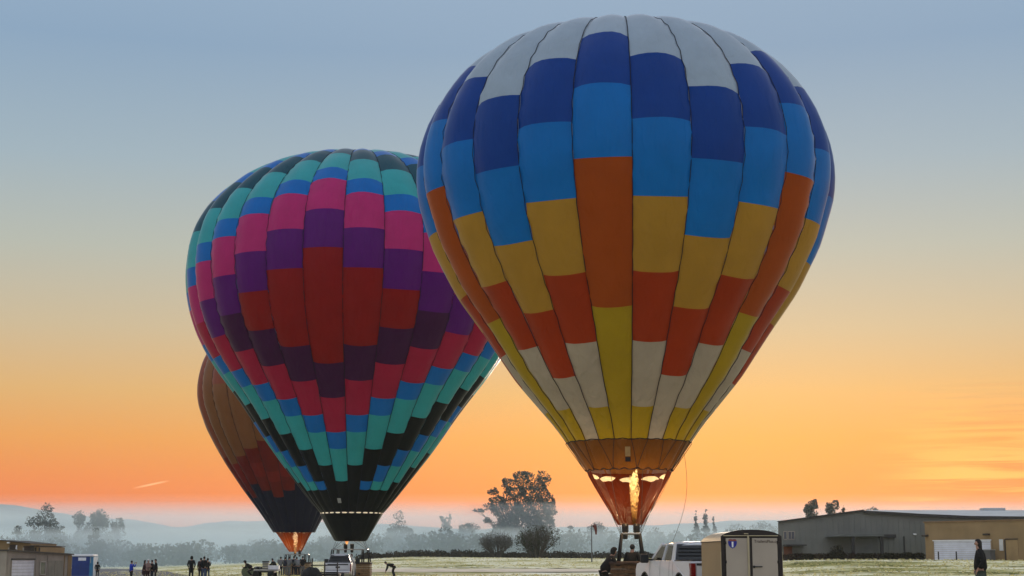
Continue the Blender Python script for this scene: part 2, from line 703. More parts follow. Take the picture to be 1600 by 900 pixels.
# the bank of morning mist that lies over the far trees
mm = hm.copy()
mm.name = 'ground_mist'
mm.node_tree.nodes['Principled Volume'].inputs['Density'].default_value = 0.0062
mm.node_tree.nodes['Principled Volume'].inputs['Color'].default_value = (0.78, 0.92, 1.0, 1)
for y0, z0, z1, dens in ((292, -2.9, 7.5, 0.0075), (398, 7.51, 16.0, 0.0062)):
    mk = mm.copy()
    mk.name = 'ground_mist'
    mk.node_tree.nodes['Principled Volume'].inputs['Density'].default_value = dens
    hb = MB()
    hb.box(-555, 555, y0, 558, z0, z1)
    tag(hb.build('haze', mk), kind='stuff')
m3 = mm.copy()
m3.name = 'hill_mist'
m3.node_tree.nodes['Principled Volume'].inputs['Density'].default_value = 0.0017
hb = MB()
hb.box(-555, 555, 560, 872, -2.9, 24.8)
tag(hb.build('haze', m3), kind='stuff')


# ------------------------------------------------------------------ trees
def leaf_cloud(lobes, n, size, rng, flat=0.75):
    """many small leaf faces through the volume of the lobes; returns verts, faces"""
    wts = np.array([l[3] * l[4] * l[5] for l in lobes]) ** 0.72
    wts = wts / wts.sum()
    idx = rng.choice(len(lobes), n, p=wts)
    L = np.array(lobes)[idx]
    d = rng.normal(size=(n, 3))
    d /= np.linalg.norm(d, axis=1)[:, None]
    rr = (0.45 + 0.6 * rng.random(n) ** 0.6)[:, None]
    # lobes break into smaller sprays
    c = L[:, :3] + d * rr * L[:, 3:6]
    spray = np.stack([np.sin(c[:, 0] * 2.1 / size * 0.5 + c[:, 2]), np.sin(c[:, 1] * 2.3 / size * 0.5 + c[:, 0]), np.sin(c[:, 2] * 2.7 / size * 0.5 + c[:, 1])], 1)
    c = c + spray * size * 0.5
    a = rng.normal(size=(n, 3))
    a /= np.linalg.norm(a, axis=1)[:, None]
    b = rng.normal(size=(n, 3))
    b -= a * (a * b).sum(1)[:, None]
    b /= np.linalg.norm(b, axis=1)[:, None]
    s = (size * (0.5 + 0.9 * rng.random(n)))[:, None]
    v = np.stack([c - a * s * 0.5, c + b * s * 0.28, c + a * s * 0.5, c - b * s * 0.28], 1).reshape(-1, 3)
    f = np.arange(4 * n).reshape(-1, 4)
    return v, f


def np_mesh(name, v, f):
    me = bpy.data.meshes.new(name)
    n = len(f)
    k = f.shape[1]
    me.vertices.add(len(v))
    me.vertices.foreach_set('co', np.asarray(v, np.float32).ravel())
    me.loops.add(n * k)
    me.loops.foreach_set('vertex_index', np.asarray(f, np.int32).ravel())
    me.polygons.add(n)
    me.polygons.foreach_set('loop_start', np.arange(0, n * k, k, dtype=np.int32))
    me.update(calc_edges=True)
    return me


bark = mat('bark', (0.06, 0.05, 0.04), 0.95, 0.25, 3.0)
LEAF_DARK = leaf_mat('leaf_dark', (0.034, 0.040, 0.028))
LEAF_GREY = leaf_mat('leaf_grey', (0.048, 0.056, 0.044))
TWIG = mat('twig', (0.075, 0.065, 0.05), 0.95, 0.25, 3.0)


def trunk_mesh(lobes, h, rng, r0=0.4, spread=0.0):
    b = MB()
    k = 4
    base = Vector((0, 0, -0.3))
    top = Vector((0, 0, h * 0.55))
    pts = [base.lerp(top, i / k) + Vector((rng.normal() * 0.015 * h, rng.normal() * 0.015 * h, 0)) * (i > 0) for i in range(k + 1)]
    b.tube(pts, [r0 * (1.25 - 0.85 * i / k) for i in range(k + 1)], 8)
    for l in lobes:
        c = Vector(l[:3])
        t = min(0.95, max(0.25, c.z / h * 0.6))
        p0 = base.lerp(top, t)
        mid = p0.lerp(c, 0.5) + Vector((0, 0, -0.04 * h))
        b.tube([p0, mid, c], [r0 * 0.45, r0 * 0.3, r0 * 0.1], 6)
        for q in range(3):
            e = c + Vector((rng.normal() * l[3] * 0.55, rng.normal() * l[4] * 0.55, abs(rng.normal()) * l[5] * 0.5))
            b.tube([mid.lerp(c, 0.6), e], [r0 * 0.14, r0 * 0.04], 5, cap=False)
    return b


def add_tree(name, label, px, top, w, D, kind='round', n=2200, leaf=None, group=None, seed=0, size=None, cat='tree'):
    rng = np.random.default_rng(seed * 13 + int(px))
    x = X(px, D)
    g = gz(x, D)
    H = Z(top, D) - g
    Wd = w * D / 2437.0
    t = root(name, (x, D, g), 0, label, cat, group)
    lobes = []
    if kind == 'round':
        for i in range(9):
            a = rng.random() * 6.28
            rr = Wd * 0.32 * math.sqrt(rng.random())
            zz = H - Wd * (0.22 + 0.75 * rng.random()) - 0.25 * rr
            q = Wd * (0.18 + 0.12 * rng.random())
            lobes.append((rr * math.cos(a), rr * math.sin(a), zz, q * 1.1, q * 1.1, min(q, H * 0.2)))
        lobes.append((0, 0, H - Wd * 0.42, Wd * 0.38, Wd * 0.38, Wd * 0.36))
        q = max(Wd * 0.5, H * 0.30)
        for i in range(4):
            lobes.append((rng.normal() * q * 0.4, rng.normal() * q * 0.4, H * (0.28 + 0.06 * i), q * 0.75, q * 0.7, H * 0.2))
    elif kind == 'airy':
        for i in range(26):
            a = rng.random() * 6.28
            rr = Wd * 0.46 * math.sqrt(rng.random())
            zz = H * (0.36 + 0.56 * rng.random() * (1 - 0.5 * rr / (Wd * 0.45)))
            q = Wd * (0.07 + 0.09 * rng.random())
            lobes.append((rr * math.cos(a), rr * math.sin(a), zz, q * 1.4, q * 1.3, q * 0.7))
        for i in range(4):
            lobes.append((rng.normal() * Wd * 0.2, rng.normal() * Wd * 0.2, H * (0.25 + 0.08 * i), Wd * 0.3, Wd * 0.3, H * 0.12))
        lobes.append((0, 0, H * 0.92, Wd * 0.16, Wd * 0.16, H * 0.08))
    elif kind == 'conifer':
        for i in range(12):
            f = i / 11
            q = Wd * 0.5 * (1 - f) ** 0.9 + 0.15
            lobes.append((0, 0, H * (0.12 + 0.86 * f), q, q, H * 0.035))
    elif kind == 'poplar':
        for i in range(16):
            f = i / 15
            q = Wd * (0.36 - 0.20 * abs(f - 0.4) * 2) * (0.8 + 0.4 * rng.random())
            lobes.append((rng.normal() * Wd * 0.12, rng.normal() * Wd * 0.12, H * (0.14 + 0.80 * f), q * 1.1, q * 1.1, H * 0.08))
    elif callable(kind):
        lobes = kind(H, Wd, D)
    sz = size or max(0.35, D / 2437.0 * 3.0)
    v, f = leaf_cloud(lobes, n, sz, rng)
    link('crown', np_mesh('crown', v, f), leaf or LEAF_DARK, t)
    tr = trunk_mesh(lobes, H, rng, r0=max(0.18, H * 0.018))
    if kind == 'conifer':
        tr = MB()
        tr.tube([(0, 0, -0.3), (0, 0, H * 0.5), (0, 0, H * 0.97)], [H * 0.02, H * 0.012, 0.03], 7)
    tr.build('trunk', bark, t)
    return t


def euc(H, Wd, D):
    src = [(200, 240, 60, 45), (340, 160, 68, 66), (500, 90, 105, 66), (690, 130, 78, 88), (600, 250, 160, 95), (420, 255, 120, 85), (250, 330, 95, 50), (160, 395, 65, 32), (55, 432, 60, 22),
           (340, 430, 170, 85), (600, 420, 200, 110), (755, 330, 75, 65), (778, 460, 50, 120), (480, 570, 280, 100), (700, 570, 110, 95), (140, 530, 55, 30), (520, 720, 300, 120), (300, 640, 120, 90)]
    k = D / 2437.0 * 140 / 900.0
    out = []
    for cx, cy, rx, ry in src:
        z = Z(730 + cy * 140 / 900.0, D) - gz(0, D)
        out.append(((cx - 430) * k, random.uniform(-1, 1) * rx * k * 0.8, z, rx * k, rx * k * 0.9, ry * k))
    return out


add_tree('eucalyptus_tree', 'tallest dark eucalyptus with a ragged broad crown behind the two bare bushes', 807, 735, 130, 450, euc, n=23000, leaf=leaf_mat('leaf_eucalyptus', (0.10, 0.11, 0.09)), seed=3, size=0.62)
add_tree('eucalyptus_tree', 'tall open crowned tree standing above the low sheds at far left', 70, 785, 62, 420, 'airy', n=3600, seed=5, size=0.6, leaf=LEAF_GREY)

TREES = [
    ('round_tree', 'hazy small round topped tree on the left hill slope, right of the tall open tree', 121, 796, 24, 470, 'round', 1900),
    ('round_tree', 'hazy broad double topped tree on the left hill slope above the blue shed', 153, 794, 36, 470, 'round', 2600),
    ('round_tree', 'low flat topped hazy tree where the left hill slope runs out', 181, 808, 30, 480, 'round', 1500),
    ('airy_tree', 'pale thin crowned tree at the left picture edge behind the tan building', 26, 822, 44, 400, 'airy', 1700),
    ('airy_tree', 'thin two stemmed tree right behind the blue shed', 148, 826, 36, 380, 'airy', 1600),
    ('round_tree', 'dark rounded tree behind the roof of the low grey building', 75, 832, 80, 390, 'round', 2600),
    ('round_tree', 'dome shaped hazy tree right behind the man in the blue jacket', 222, 846, 42, 380, 'round', 1700),
    ('round_tree', 'dome shaped hazy tree behind the lone standing man in black', 283, 847, 36, 380, 'round', 1700),
    ('round_tree', 'hazy tree left of the scoop of the far brown balloon', 402, 838, 60, 400, 'round', 1900),
    ('round_tree', 'hazy tree seen in the gap between the two left balloon mouths', 507, 834, 40, 400, 'round', 1700),
    ('airy_tree', 'wispy tall tree just right of the black mouth of the pink balloon', 622, 799, 44, 470, 'airy', 1700),
    ('poplar_tree', 'pointed hazy tree standing alone left of the tallest eucalyptus', 698, 802, 24, 500, 'poplar', 1300),
    ('round_tree', 'hazy spreading tree against the left foot of the tallest eucalyptus', 733, 812, 44, 470, 'round', 1900),
    ('round_tree', 'hazy tree with a bushy top behind the windsock pole', 931, 816, 34, 450, 'round', 1500),
    ('airy_tree', 'thin hazy tree between the tallest eucalyptus and the windsock', 892, 820, 34, 450, 'airy', 1300),
    ('round_tree', 'hazy tree behind the burner of the blue and orange balloon, right side', 1022, 822, 52, 450, 'round', 1900),
    ('round_tree', 'hazy tree over the cab of the large white pickup', 1056, 827, 40, 430, 'round', 1600),
    ('conifer_tree', 'left pointed conifer of the trio above the white pickup', 1089, 800, 22, 430, 'conifer', 1400),
    ('conifer_tree', 'tallest middle pointed conifer of the trio above the white pickup', 1104, 797, 26, 435, 'conifer', 1600),
    ('conifer_tree', 'small right pointed conifer of the trio left of the trailer roof', 1117, 806, 16, 440, 'conifer', 900),
    ('round_tree', 'hazy flat topped tree above the roof of the enclosed trailer', 1150, 815, 44, 500, 'round', 1500),
    ('round_tree', 'broad hazy tree just left of the corner of the grey hangar', 1192, 811, 60, 500, 'round', 2100),
    ('poplar_tree', 'leftmost double topped tree rising behind the hangar roof', 1268, 780, 34, 330, 'poplar', 5200),
    ('poplar_tree', 'broad tree rising behind the middle of the left hangar roof slope', 1303, 783, 40, 340, 'poplar', 4800),
    ('poplar_tree', 'very small treetop right beside the broad tree behind the hangar roof', 1320, 791, 14, 340, 'poplar', 700),
    ('round_tree', 'low flat treetop showing over the hangar ridge at its peak', 1366, 789, 28, 420, 'round', 1300),
]
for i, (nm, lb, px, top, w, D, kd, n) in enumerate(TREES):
    add_tree(nm, lb, px, top, w, D, kd, n=int(n * 2.4), seed=20 + i, leaf=leaf_mat('leaf_hazed', (0.15, 0.15, 0.12)) if px > 1240 else (LEAF_GREY if i % 2 else LEAF_DARK))  # trees behind the hangar: distance haze put into a paler leaf colour


def bare_bush(label, px, top, w, D, seed, twig_m, thick=1.0, nl=900, lm=None):
    rng = np.random.default_rng(seed)
    x = X(px, D)
    g = gz(x, D)
    H = Z(top, D) - g
    R = w * D / 2437.0 / 2 * 1.22
    t = root('bare_bush', (x, D, g), 0, label, 'bush')
    st, tw = MB(), MB()
    for i in range(30):
        a = rng.random() * 6.28
        lean = math.sqrt(rng.random())
        e = Vector((math.cos(a) * R * 0.62 * lean, math.sin(a) * R * 0.62 * lean, H * (0.62 - 0.28 * lean)))
        p0 = Vector((math.cos(a) * 0.35, math.sin(a) * 0.35, -0.2))
        mid = p0.lerp(e, 0.5) + Vector((rng.normal() * 0.1, rng.normal() * 0.1, 0.25))
        st.tube([p0, mid, e], [0.10 * thick, 0.07 * thick, 0.035], 5)
        for q in range(14):
            b0 = mid.lerp(e, rng.random())
            out = Vector((e.x, e.y, 0)) * 0.75
            ex = b0 + out * (0.15 + 0.45 * rng.random()) + Vector((rng.normal() * R * 0.13, rng.normal() * R * 0.13, H * (0.10 + 0.30 * rng.random())))
            lim = math.sqrt((ex.x / R) ** 2 + (ex.y / R) ** 2 + (max(0, ex.z - H * 0.35) / (H * 0.65)) ** 2)
            if lim > 1:
                ex = b0.lerp(ex, 0.85 / lim)
            m_ = b0.lerp(ex, 0.5) + Vector((0, 0, 0.12))
            tw.tube([b0, m_, ex], [0.028, 0.02, 0.012], 3, cap=False)
            for s in range(3):
                c0 = m_.lerp(ex, rng.random())
                c1 = c0 + Vector((rng.normal() * 0.35, rng.normal() * 0.35, 0.25 + abs(rng.normal()) * 0.35))
                tw.tube([c0, c1], [0.016, 0.010], 3, cap=False)
    st.build('trunk', bark, t)
    tw.build('crown', twig_m, t)
    lob = [(0, 0, H * 0.5, R * 0.75, R * 0.75, H * 0.38)]
    lob += [(R * 0.3, 0, H * 0.62, R * 0.4, R * 0.4, H * 0.25), (-R * 0.35, 0, H * 0.4, R * 0.45, R * 0.4, H * 0.28)]
    v, f = leaf_cloud(lob, nl, 0.19, rng)
    link('leaves', np_mesh('leaves', v, f), lm or leaf_mat('dry_leaf', (0.07, 0.065, 0.045)), t)
    return t


bare_bush('large dark rounded bare bush in front of the tallest eucalyptus', 840, 814, 76, 240, 5, TWIG, 1.6, 3600, leaf_mat('olive_leaf', (0.045, 0.045, 0.024)))
bare_bush('smaller grey bare bush left of the large dark rounded bush', 776, 827, 62, 252, 16, mat('twig_grey', (0.10, 0.095, 0.085), 0.95, 0.2, 3.0))

# far wood: a continuous misty belt of trees that reads as one mass
rngw = np.random.default_rng(4)
V, Fc, off = [], [], 0
for i in range(120):
    px = rngw.uniform(-40, 1235)
    D = rngw.uniform(370, 450)
    top = np.interp(px, [-40, 150, 200, 400, 460, 560, 620, 740, 900, 1100, 1235], [842, 846, 852, 850, 846, 844, 832, 836, 832, 834, 832]) + rngw.normal() * 3.5
    x = X(px, D)
    g = gz(x, D)
    H = max(2.5, Z(top, D) - g)
    q = rngw.uniform(2.4, 4.6)
    v, f = leaf_cloud([(x, D, g + H * 0.72, q, q, H * 0.26), (x + rngw.normal() * 2, D, g + H * 0.35, q * 1.3, q * 1.2, H * 0.36)], 320, 0.95, rngw)
    V.append(v)
    Fc.append(f + off)
    off += len(v)
tag(link('wood', np_mesh('wood', np.concatenate(V), np.concatenate(Fc)), LEAF_DARK), 'misty belt of low trees along the far edge of the field', 'wood', kind='stuff')

# dark scrub along the field edge
V, Fc, off = [], [], 0
for i in range(420):
    px = rngw.uniform(560, 1235)
    D = rngw.uniform(255, 284)
    x = X(px, D)
    g = gz(x, D)
    h = rngw.uniform(0.6, 1.2)
    v, f = leaf_cloud([(x, D, g + h * 0.4, 1.6, 1.2, h * 0.55)], 60, 0.42, rngw)
    V.append(v)
    Fc.append(f + off)
    off += len(v)
tag(link('scrub', np_mesh('scrub', np.concatenate(V), np.concatenate(Fc)), leaf_mat('scrub_leaf', (0.05, 0.042, 0.032))), 'dark brown scrub along the field edge under the bare bushes', 'scrub', kind='stuff')

# frosted grass tufts
V, Fc = [], []
nt_ = 16000
for i in range(nt_):
    D = 62 + 175 * rngw.random() ** 1.3
    px = rngw.uniform(120, 1640)
    x = X(px, D)
    if x < -20 - (D - 95) * 0.31 and px < 300:
        continue
    if -17 < x < 25 and 136 < D < 168:
        continue
    z = gz(x, D) + 0.06
    hh = rngw.uniform(0.03, 0.10)
    for q in range(2):
        a = rngw.random() * 6.28
        c_, s_ = math.cos(a) * 0.11, math.sin(a) * 0.11
        b0 = len(V)
        V += [(x - c_, D - s_, z), (x + c_, D + s_, z), (x + c_ * 0.3 + rngw.normal() * 0.04, D, z + hh)]
        Fc.append((b0, b0 + 1, b0 + 2))
tag(link('grass', np_mesh('grass', np.array(V), np.array(Fc)), leaf_mat('frost_blade', (0.66, 0.58, 0.28), 0.3)), 'short frosted grass tufts over the field', 'grass', kind='stuff')

# ================================================================== BUILDINGS
wood_dark = mat('dark_brown_paint', (0.05, 0.035, 0.025), 0.8, 0.2, 2.0)
grey_metal = mat('grey_metal_siding', (0.15, 0.15, 0.128), 0.6, 0.10, 0.35, 0.25, 8.0)
tan_wall = mat('tan_stucco', (0.27, 0.18, 0.085), 0.9, 0.10, 0.5, 0.2, 12.0)
tan_grey = mat('grey_tan_panel', (0.30, 0.26, 0.21), 0.85, 0.10, 0.8, 0.15, 10.0)
trim_dark = mat('dark_trim', (0.035, 0.03, 0.026), 0.7, 0.15, 3.0)
roof_metal = mat('pale_metal_roof', (0.42, 0.43, 0.42), 0.45, 0.10, 0.4)
white_paint = mat('white_paint', (0.74, 0.74, 0.74), 0.5, 0.05, 1.5)
off_white = mat('off_white_door', (0.62, 0.63, 0.68), 0.6, 0.06, 1.2)
lamp_glass = mat('lamp_lens', (0.75, 0.74, 0.70), 0.3, 0.03, 3)
window_glass = mat('window_pane', (0.03, 0.035, 0.04), 0.08, 0.1, 2, 0, 1, 0.8)
rust = mat('rusty_door', (0.16, 0.06, 0.03), 0.85, 0.2, 1.0)


def wallquad(name, m, parent, poly, y0, y1, M=None):
    b = MB()
    b.prism(poly, y0, y1, M=M)
    return b.build(name, m, parent)


# --- grey hangar, right
HD = 170.0
hx = lambda px: X(px, HD) - X(1218, HD)
hz = lambda py: Z(py, HD) - GH
GH = gz(X(1300, HD), HD)
hang = root('hangar', (X(1218, HD), HD, GH), 0, 'long grey metal hangar with a low pitched roof at right', 'building')
out = [(0, -0.3), (0, hz(816)), (hx(1352), hz(798)), (hx(1400), hz(800.5)), (hx(1440), hz(803)), (hx(1520), hz(806.5)), (hx(1680), hz(808)), (hx(1680), -0.3)]
wallquad('front_wall', grey_metal, hang, out, 0, 0.25)
# vertical siding ribs, each its own strip
rib_me = None
for k in range(26):
    px = 1226 + k * 8.6
    if px > 1443:
        break
    ztop = np.interp(px, [1218, 1352, 1400, 1440], [hz(816), hz(798), hz(800.5), hz(803)]) - 0.12
    b = MB()
    b.box(hx(px) - 0.03, hx(px) + 0.03, -0.035, -0.003, 0.05, ztop)
    b.build('siding_rib', grey_metal, hang)
b = MB()
b.prism([(0.0, hz(816) - 0.02), (hx(1352), hz(798) - 0.02), (hx(1352), hz(798) + 0.16), (-0.25, hz(816) + 0.12)], -0.3, 30, M=Matrix(((1, 0.22, 0, 0.06), (0, 1, 0, 0), (0, 0, 1, 0), (0, 0, 0, 1))))
b.build('left_roof', trim_dark, hang)
rl = [(hx(1352), hz(798) + 0.02), (hx(1400), hz(800.5) + 0.02), (hx(1440), hz(803) + 0.02), (hx(1520), hz(806.5) + 0.02), (hx(1680), hz(808) + 0.02)]
b = MB()
ridge_z = Z(796.6, HD + 32) - GH
vs, fs = [], []
for (x, z) in rl:
    X0_ = X(1218, HD)
    xr = (x + X0_) * (HD + 32) / HD - X0_ + 0.6
    vs += [(x, -0.35, z), (xr, 32, ridge_z), ((x + X0_) * (HD + 62) / HD - X0_ + 1.0, 60, z - 0.5)]
for i in range(len(rl) - 1):
    fs += [(3 * i, 3 * i + 3, 3 * i + 4, 3 * i + 1), (3 * i + 1, 3 * i + 4, 3 * i + 5, 3 * i + 2)]
b.add(vs, fs)
b.build('right_roof', roof_metal, hang)
b = MB()
for i in range(len(rl) - 1):
    (x0, z0), (x1, z1) = rl[i], rl[i + 1]
    b.add([(x0, -0.4, z0 - 0.28), (x1, -0.4, z1 - 0.28), (x1, -0.4, z1 + 0.02), (x0, -0.4, z0 + 0.02), (x0, -0.003, z0 - 0.28), (x1, -0.003, z1 - 0.28), (x1, -0.36, z1 + 0.02), (x0, -0.36, z0 + 0.02)],
          [(0, 1, 2, 3), (4, 5, 6, 7), (0, 4, 5, 1)])
b.build('fascia', trim_dark, hang)
wallquad('side_wall', grey_metal, hang, [(-0.02, -0.3), (0.2, -0.3), (0.2, hz(816) - 0.05), (-0.02, hz(816) - 0.05)], 0.25, 28, Matrix(((1, 0.22, 0, -0.05), (0, 1, 0, 0), (0, 0, 1, 0), (0, 0, 0, 1))))
b = MB()
vx = (hx(1545) + X(1218, HD)) * (HD + 30) / HD - X(1218, HD)
b.box(vx - 0.6, vx + 2.2, 29, 31, ridge_z - 0.3, ridge_z + 0.2, bev=0.1)
b.build('roof_vent', roof_metal, hang)


def window(parent, x0, x1, z0, z1, y=-0.05, bars=1, fm=None):
    f = MB()
    t = 0.07
    f.box(x0 - t, x1 + t, y - 0.03, y + 0.04, z1, z1 + t)
    f.box(x0 - t, x1 + t, y - 0.03, y + 0.04, z0 - t, z0)
    f.box(x0 - t, x0, y - 0.03, y + 0.04, z0, z1)
    f.box(x1, x1 + t, y - 0.03, y + 0.04, z0, z1)
    for k in range(bars):
        xm = x0 + (x1 - x0) * (k + 1) / (bars + 1)
        f.box(xm - 0.025, xm + 0.025, y - 0.02, y + 0.03, z0, z1)
    fr = f.build('window', fm or tan_grey, parent)
    p = MB()
    p.box(x0, x1, y + 0.005, y + 0.015, z0, z1)
    p.build('pane', window_glass, fr)
    return fr


window(hang, hx(1233), hx(1242), hz(842), hz(831), bars=1)
window(hang, hx(1226), hx(1230), hz(842), hz(831), bars=0)
b = MB()
b.box(hx(1224), hx(1256), -2.0, -0.004, hz(853), hz(851))
b.build('entrance_canopy', trim_dark, hang)
b = MB()
b.box(hx(1225), hx(1238), -0.12, -0.004, 0.0, hz(854))
b.build('entrance_recess', rust, hang)
# truck canopy on posts
b = MB()
b.prism([(hx(1290), hz(839)), (hx(1372), hz(838.5)), (hx(1372), hz(835)), (hx(1312), hz(836))], -3.2, -0.004)
can = b.build('canopy_roof', mat('canopy_metal', (0.11, 0.115, 0.10), 0.6, 0.1, 1.0), hang)
for px in (1325, 1369):
    boxpart('canopy_post', trim_dark, hang, hx(px) - 0.16, hx(px) + 0.16, -3.0, -2.68, -0.1, hz(838.8))
b = MB()
b.box(hx(1330), hx(1364), -0.10, -0.004, 0.0, hz(842))
b.build('dock_door', mat('dock_door_grey', (0.17, 0.175, 0.16), 0.7, 0.1, 1.0), hang)
b = MB()
b.box(hx(1373), hx(1400), -0.5, -0.004, hz(840), hz(835))
b.build('dark_awning', trim_dark, hang)
boxpart('downpipe', trim_dark, hang, hx(1413), hx(1414.5), -0.14, -0.004, 0, hz(838))
o = boxpart('wall_lamp', lamp_glass, hang, hx(1428), hx(1433), -0.25, -0.004, hz(836), hz(833.6), bev=0.04)
boxpart('wall_box', white_paint, hang, hx(1368), hx(1373), -3.3, -3.05, hz(868), hz(865))

# --- tan annex with the white roller door
AX0, AX1 = X(1447, 162), X(1640, 150)
ang = math.atan2(150 - 162, AX1 - AX0)
AL = math.hypot(AX1 - AX0, 12)
GA = gz(AX0, 160)
an = root('tan_annex', (AX0, 162, GA), ang, 'tan walled building with a white roller door in front of the hangar', 'building')


def axp(px):
    """distance along the annex front for a picture column"""
    t = (px - 800) / 2437.0
    # solve AX0 + s cos = t*(162 + s sin)
    return (t * 162 - AX0) / (math.cos(ang) - t * math.sin(ang))


def azp(px, py):
    D = 162 + axp(px) * math.sin(ang)
    return Z(py, D) - GA


ah = azp(1447, 816.5)
wallquad('wall', tan_wall, an, [(0, -0.3), (AL, -0.3), (AL, ah), (0, ah)], 0, 7)
b = MB()
b.box(-0.1, AL + 0.1, -0.12, 7.1, ah, ah + 0.12)
b.build('parapet_cap', mat('brown_cap', (0.20, 0.12, 0.06), 0.8, 0.1, 1.0), an)
# roller door of separate slats
dx0, dx1 = axp(1461), axp(1550)
dh = azp(1505, 845)
for k in range(9):
    z0 = dh * k / 9
    b = MB()
    b.box(dx0, dx1, -0.06, -0.004, z0 + 0.012, z0 + dh / 9 - 0.006, bev=0.012)
    b.build('door_slat', off_white, an)
b = MB()
b.box(dx0 - 0.1, dx1 + 0.1, -0.16, -0.07, dh, dh + 0.10)
b.build('door_head', white_paint, an)
for xx in (dx0 - 0.09, dx1 + 0.012):
    boxpart('door_jamb', mat('jamb_tan', (0.30, 0.22, 0.13), 0.8, 0.1, 1.0), an, xx, xx + 0.08, -0.12, -0.004, 0, dh)
for px in (1473, 1501):
    boxpart('door_bollard', trim_dark, an, axp(px) - 0.05, axp(px) + 0.05, -0.7, -0.6, -0.1, 0.85)
for px, py in ((1449, 837), (1545, 835)):
    lm = boxpart('wall_lamp', wood_dark, an, axp(px) - 0.3, axp(px) + 0.3, -0.42, -0.004, azp(px, py + 1.5), azp(px, py - 1.5), bev=0.03)
d2x0, d2x1 = axp(1573), axp(1592)
d2h = azp(1580, 842.5)
boxpart('side_door', mat('tan_door', (0.30, 0.20, 0.09), 0.7, 0.1, 1.0), an, d2x0, d2x1, -0.04, -0.004, 0, d2h - 0.05)
boxpart('door_frame', wood_dark, an, d2x0 - 0.14, d2x0 - 0.012, -0.1, -0.004, 0, d2h)
boxpart('door_lintel', wood_dark, an, d2x0, d2x1, -0.1, -0.004, d2h - 0.04, d2h + 0.06)
boxpart('sidelight', mat('sidelight_glass', (0.55, 0.55, 0.52), 0.2, 0.05, 1.0), an, axp(1563), axp(1569), -0.05, -0.004, 0.9, d2h)
for k, (px, w_, h_) in enumerate(((1555, 0.95, 0.95),)):
    s_ = axp(px)
    p = an.matrix_basis @ Vector((s_, -1.0, 0))
    t = root('utility_cabinet', (p.x, p.y, GA), ang, 'dark grey utility cabinet beside the white roller door of the tan building', 'cabinet')
    boxpart('body', mat('cabinet_grey', (0.10, 0.095, 0.09), 0.7, 0.1, 2.0), t, -0.5, 0.5, -0.4, 0.4, -0.05, h_, bev=0.03)
    boxpart('lid', mat('cabinet_lid', (0.30, 0.30, 0.28), 0.5, 0.1, 2.0), t, -0.54, 0.54, -0.44, 0.44, h_ + 0.004, h_ + 0.07)

# --- shrubs along the hangar
for i, (px, w, top, lb) in enumerate([
        (1309, 26, 853, 'big round dark shrub at the foot of the left canopy post of the hangar'),
        (1262, 16, 865, 'small round dark shrub between the hangar entrance and the big round shrub'),
        (1352, 30, 864, 'low dark shrub under the hangar canopy between its two posts'),
        (1388, 26, 863, 'low dark shrub just right of the right canopy post'),
        (1416, 20, 861, 'dark shrub below the downpipe of the hangar'),
        (1434, 16, 862, 'dark shrub at the corner where the tan building meets the hangar')]):
    D = 164.5
    x, g = X(px, D), gz(X(px, D), D)
    H = Z(top, D) - g
    Wd = w * D / 2437 / 2
    t = root('shrub', (x, D, g), 0, lb, 'shrub')
    rngs = np.random.default_rng(90 + i)
    lob = [(0, 0, H * 0.55, Wd * 0.8, 0.8, H * 0.42), (-Wd * 0.45, 0, H * 0.35, Wd * 0.5, 0.7, H * 0.32), (Wd * 0.45, 0, H * 0.4, Wd * 0.5, 0.7, H * 0.34)]
    v, f = leaf_cloud(lob, 900, 0.24, rngs)
    link('foliage', np_mesh('foliage', v, f), leaf_mat('shrub_leaf', (0.042, 0.034, 0.02)), t)
    b = MB()
    for k in range(5):
        a = k * 1.3
        b.tube([(0, 0, -0.1), (math.cos(a) * Wd * 0.4, math.sin(a) * 0.4, H * 0.6)], [0.05, 0.02], 5)
    b.build('stem', bark, t)
V, Fc, off = [], [], 0
for i in range(150):
    px = rngw.uniform(1222, 1446)
    D = 166.0
    x, g = X(px, D), gz(X(px, D), D)
    h = rngw.uniform(0.35, 0.75)
    v, f = leaf_cloud([(x, D + rngw.uniform(-1, 1), g + h * 0.4, 0.7, 0.5, h * 0.6)], 60, 0.2, rngw)
    V.append(v)
    Fc.append(f + off)
    off += len(v)
tag(link('hedge', np_mesh('hedge', np.concatenate(V), np.concatenate(Fc)), leaf_mat('hedge_leaf', (0.05, 0.032, 0.02))), 'low brown planting along the foot of the hangar wall', 'hedge', kind='stuff')

# --- low grey shed at far left with the roller door
SD = 124.0
SX0 = X(10, SD)
SX1, SD1 = X(112, 138), 138.0
sang = math.atan2(SD1 - SD, SX1 - SX0)
SL = math.hypot(SX1 - SX0, SD1 - SD)
GS = gz(SX0, SD) - 0.05
sh = root('low_shed', (SX0, SD, GS), sang, 'low grey shed with a white roller door at far left', 'building')


def sxp(px):
    t = (px - 800) / 2437.0
    return (t * SD - SX0) / (math.cos(sang) - t * math.sin(sang))


def szp(px, py):
    return Z(py, SD + sxp(px) * math.sin(sang)) - GS


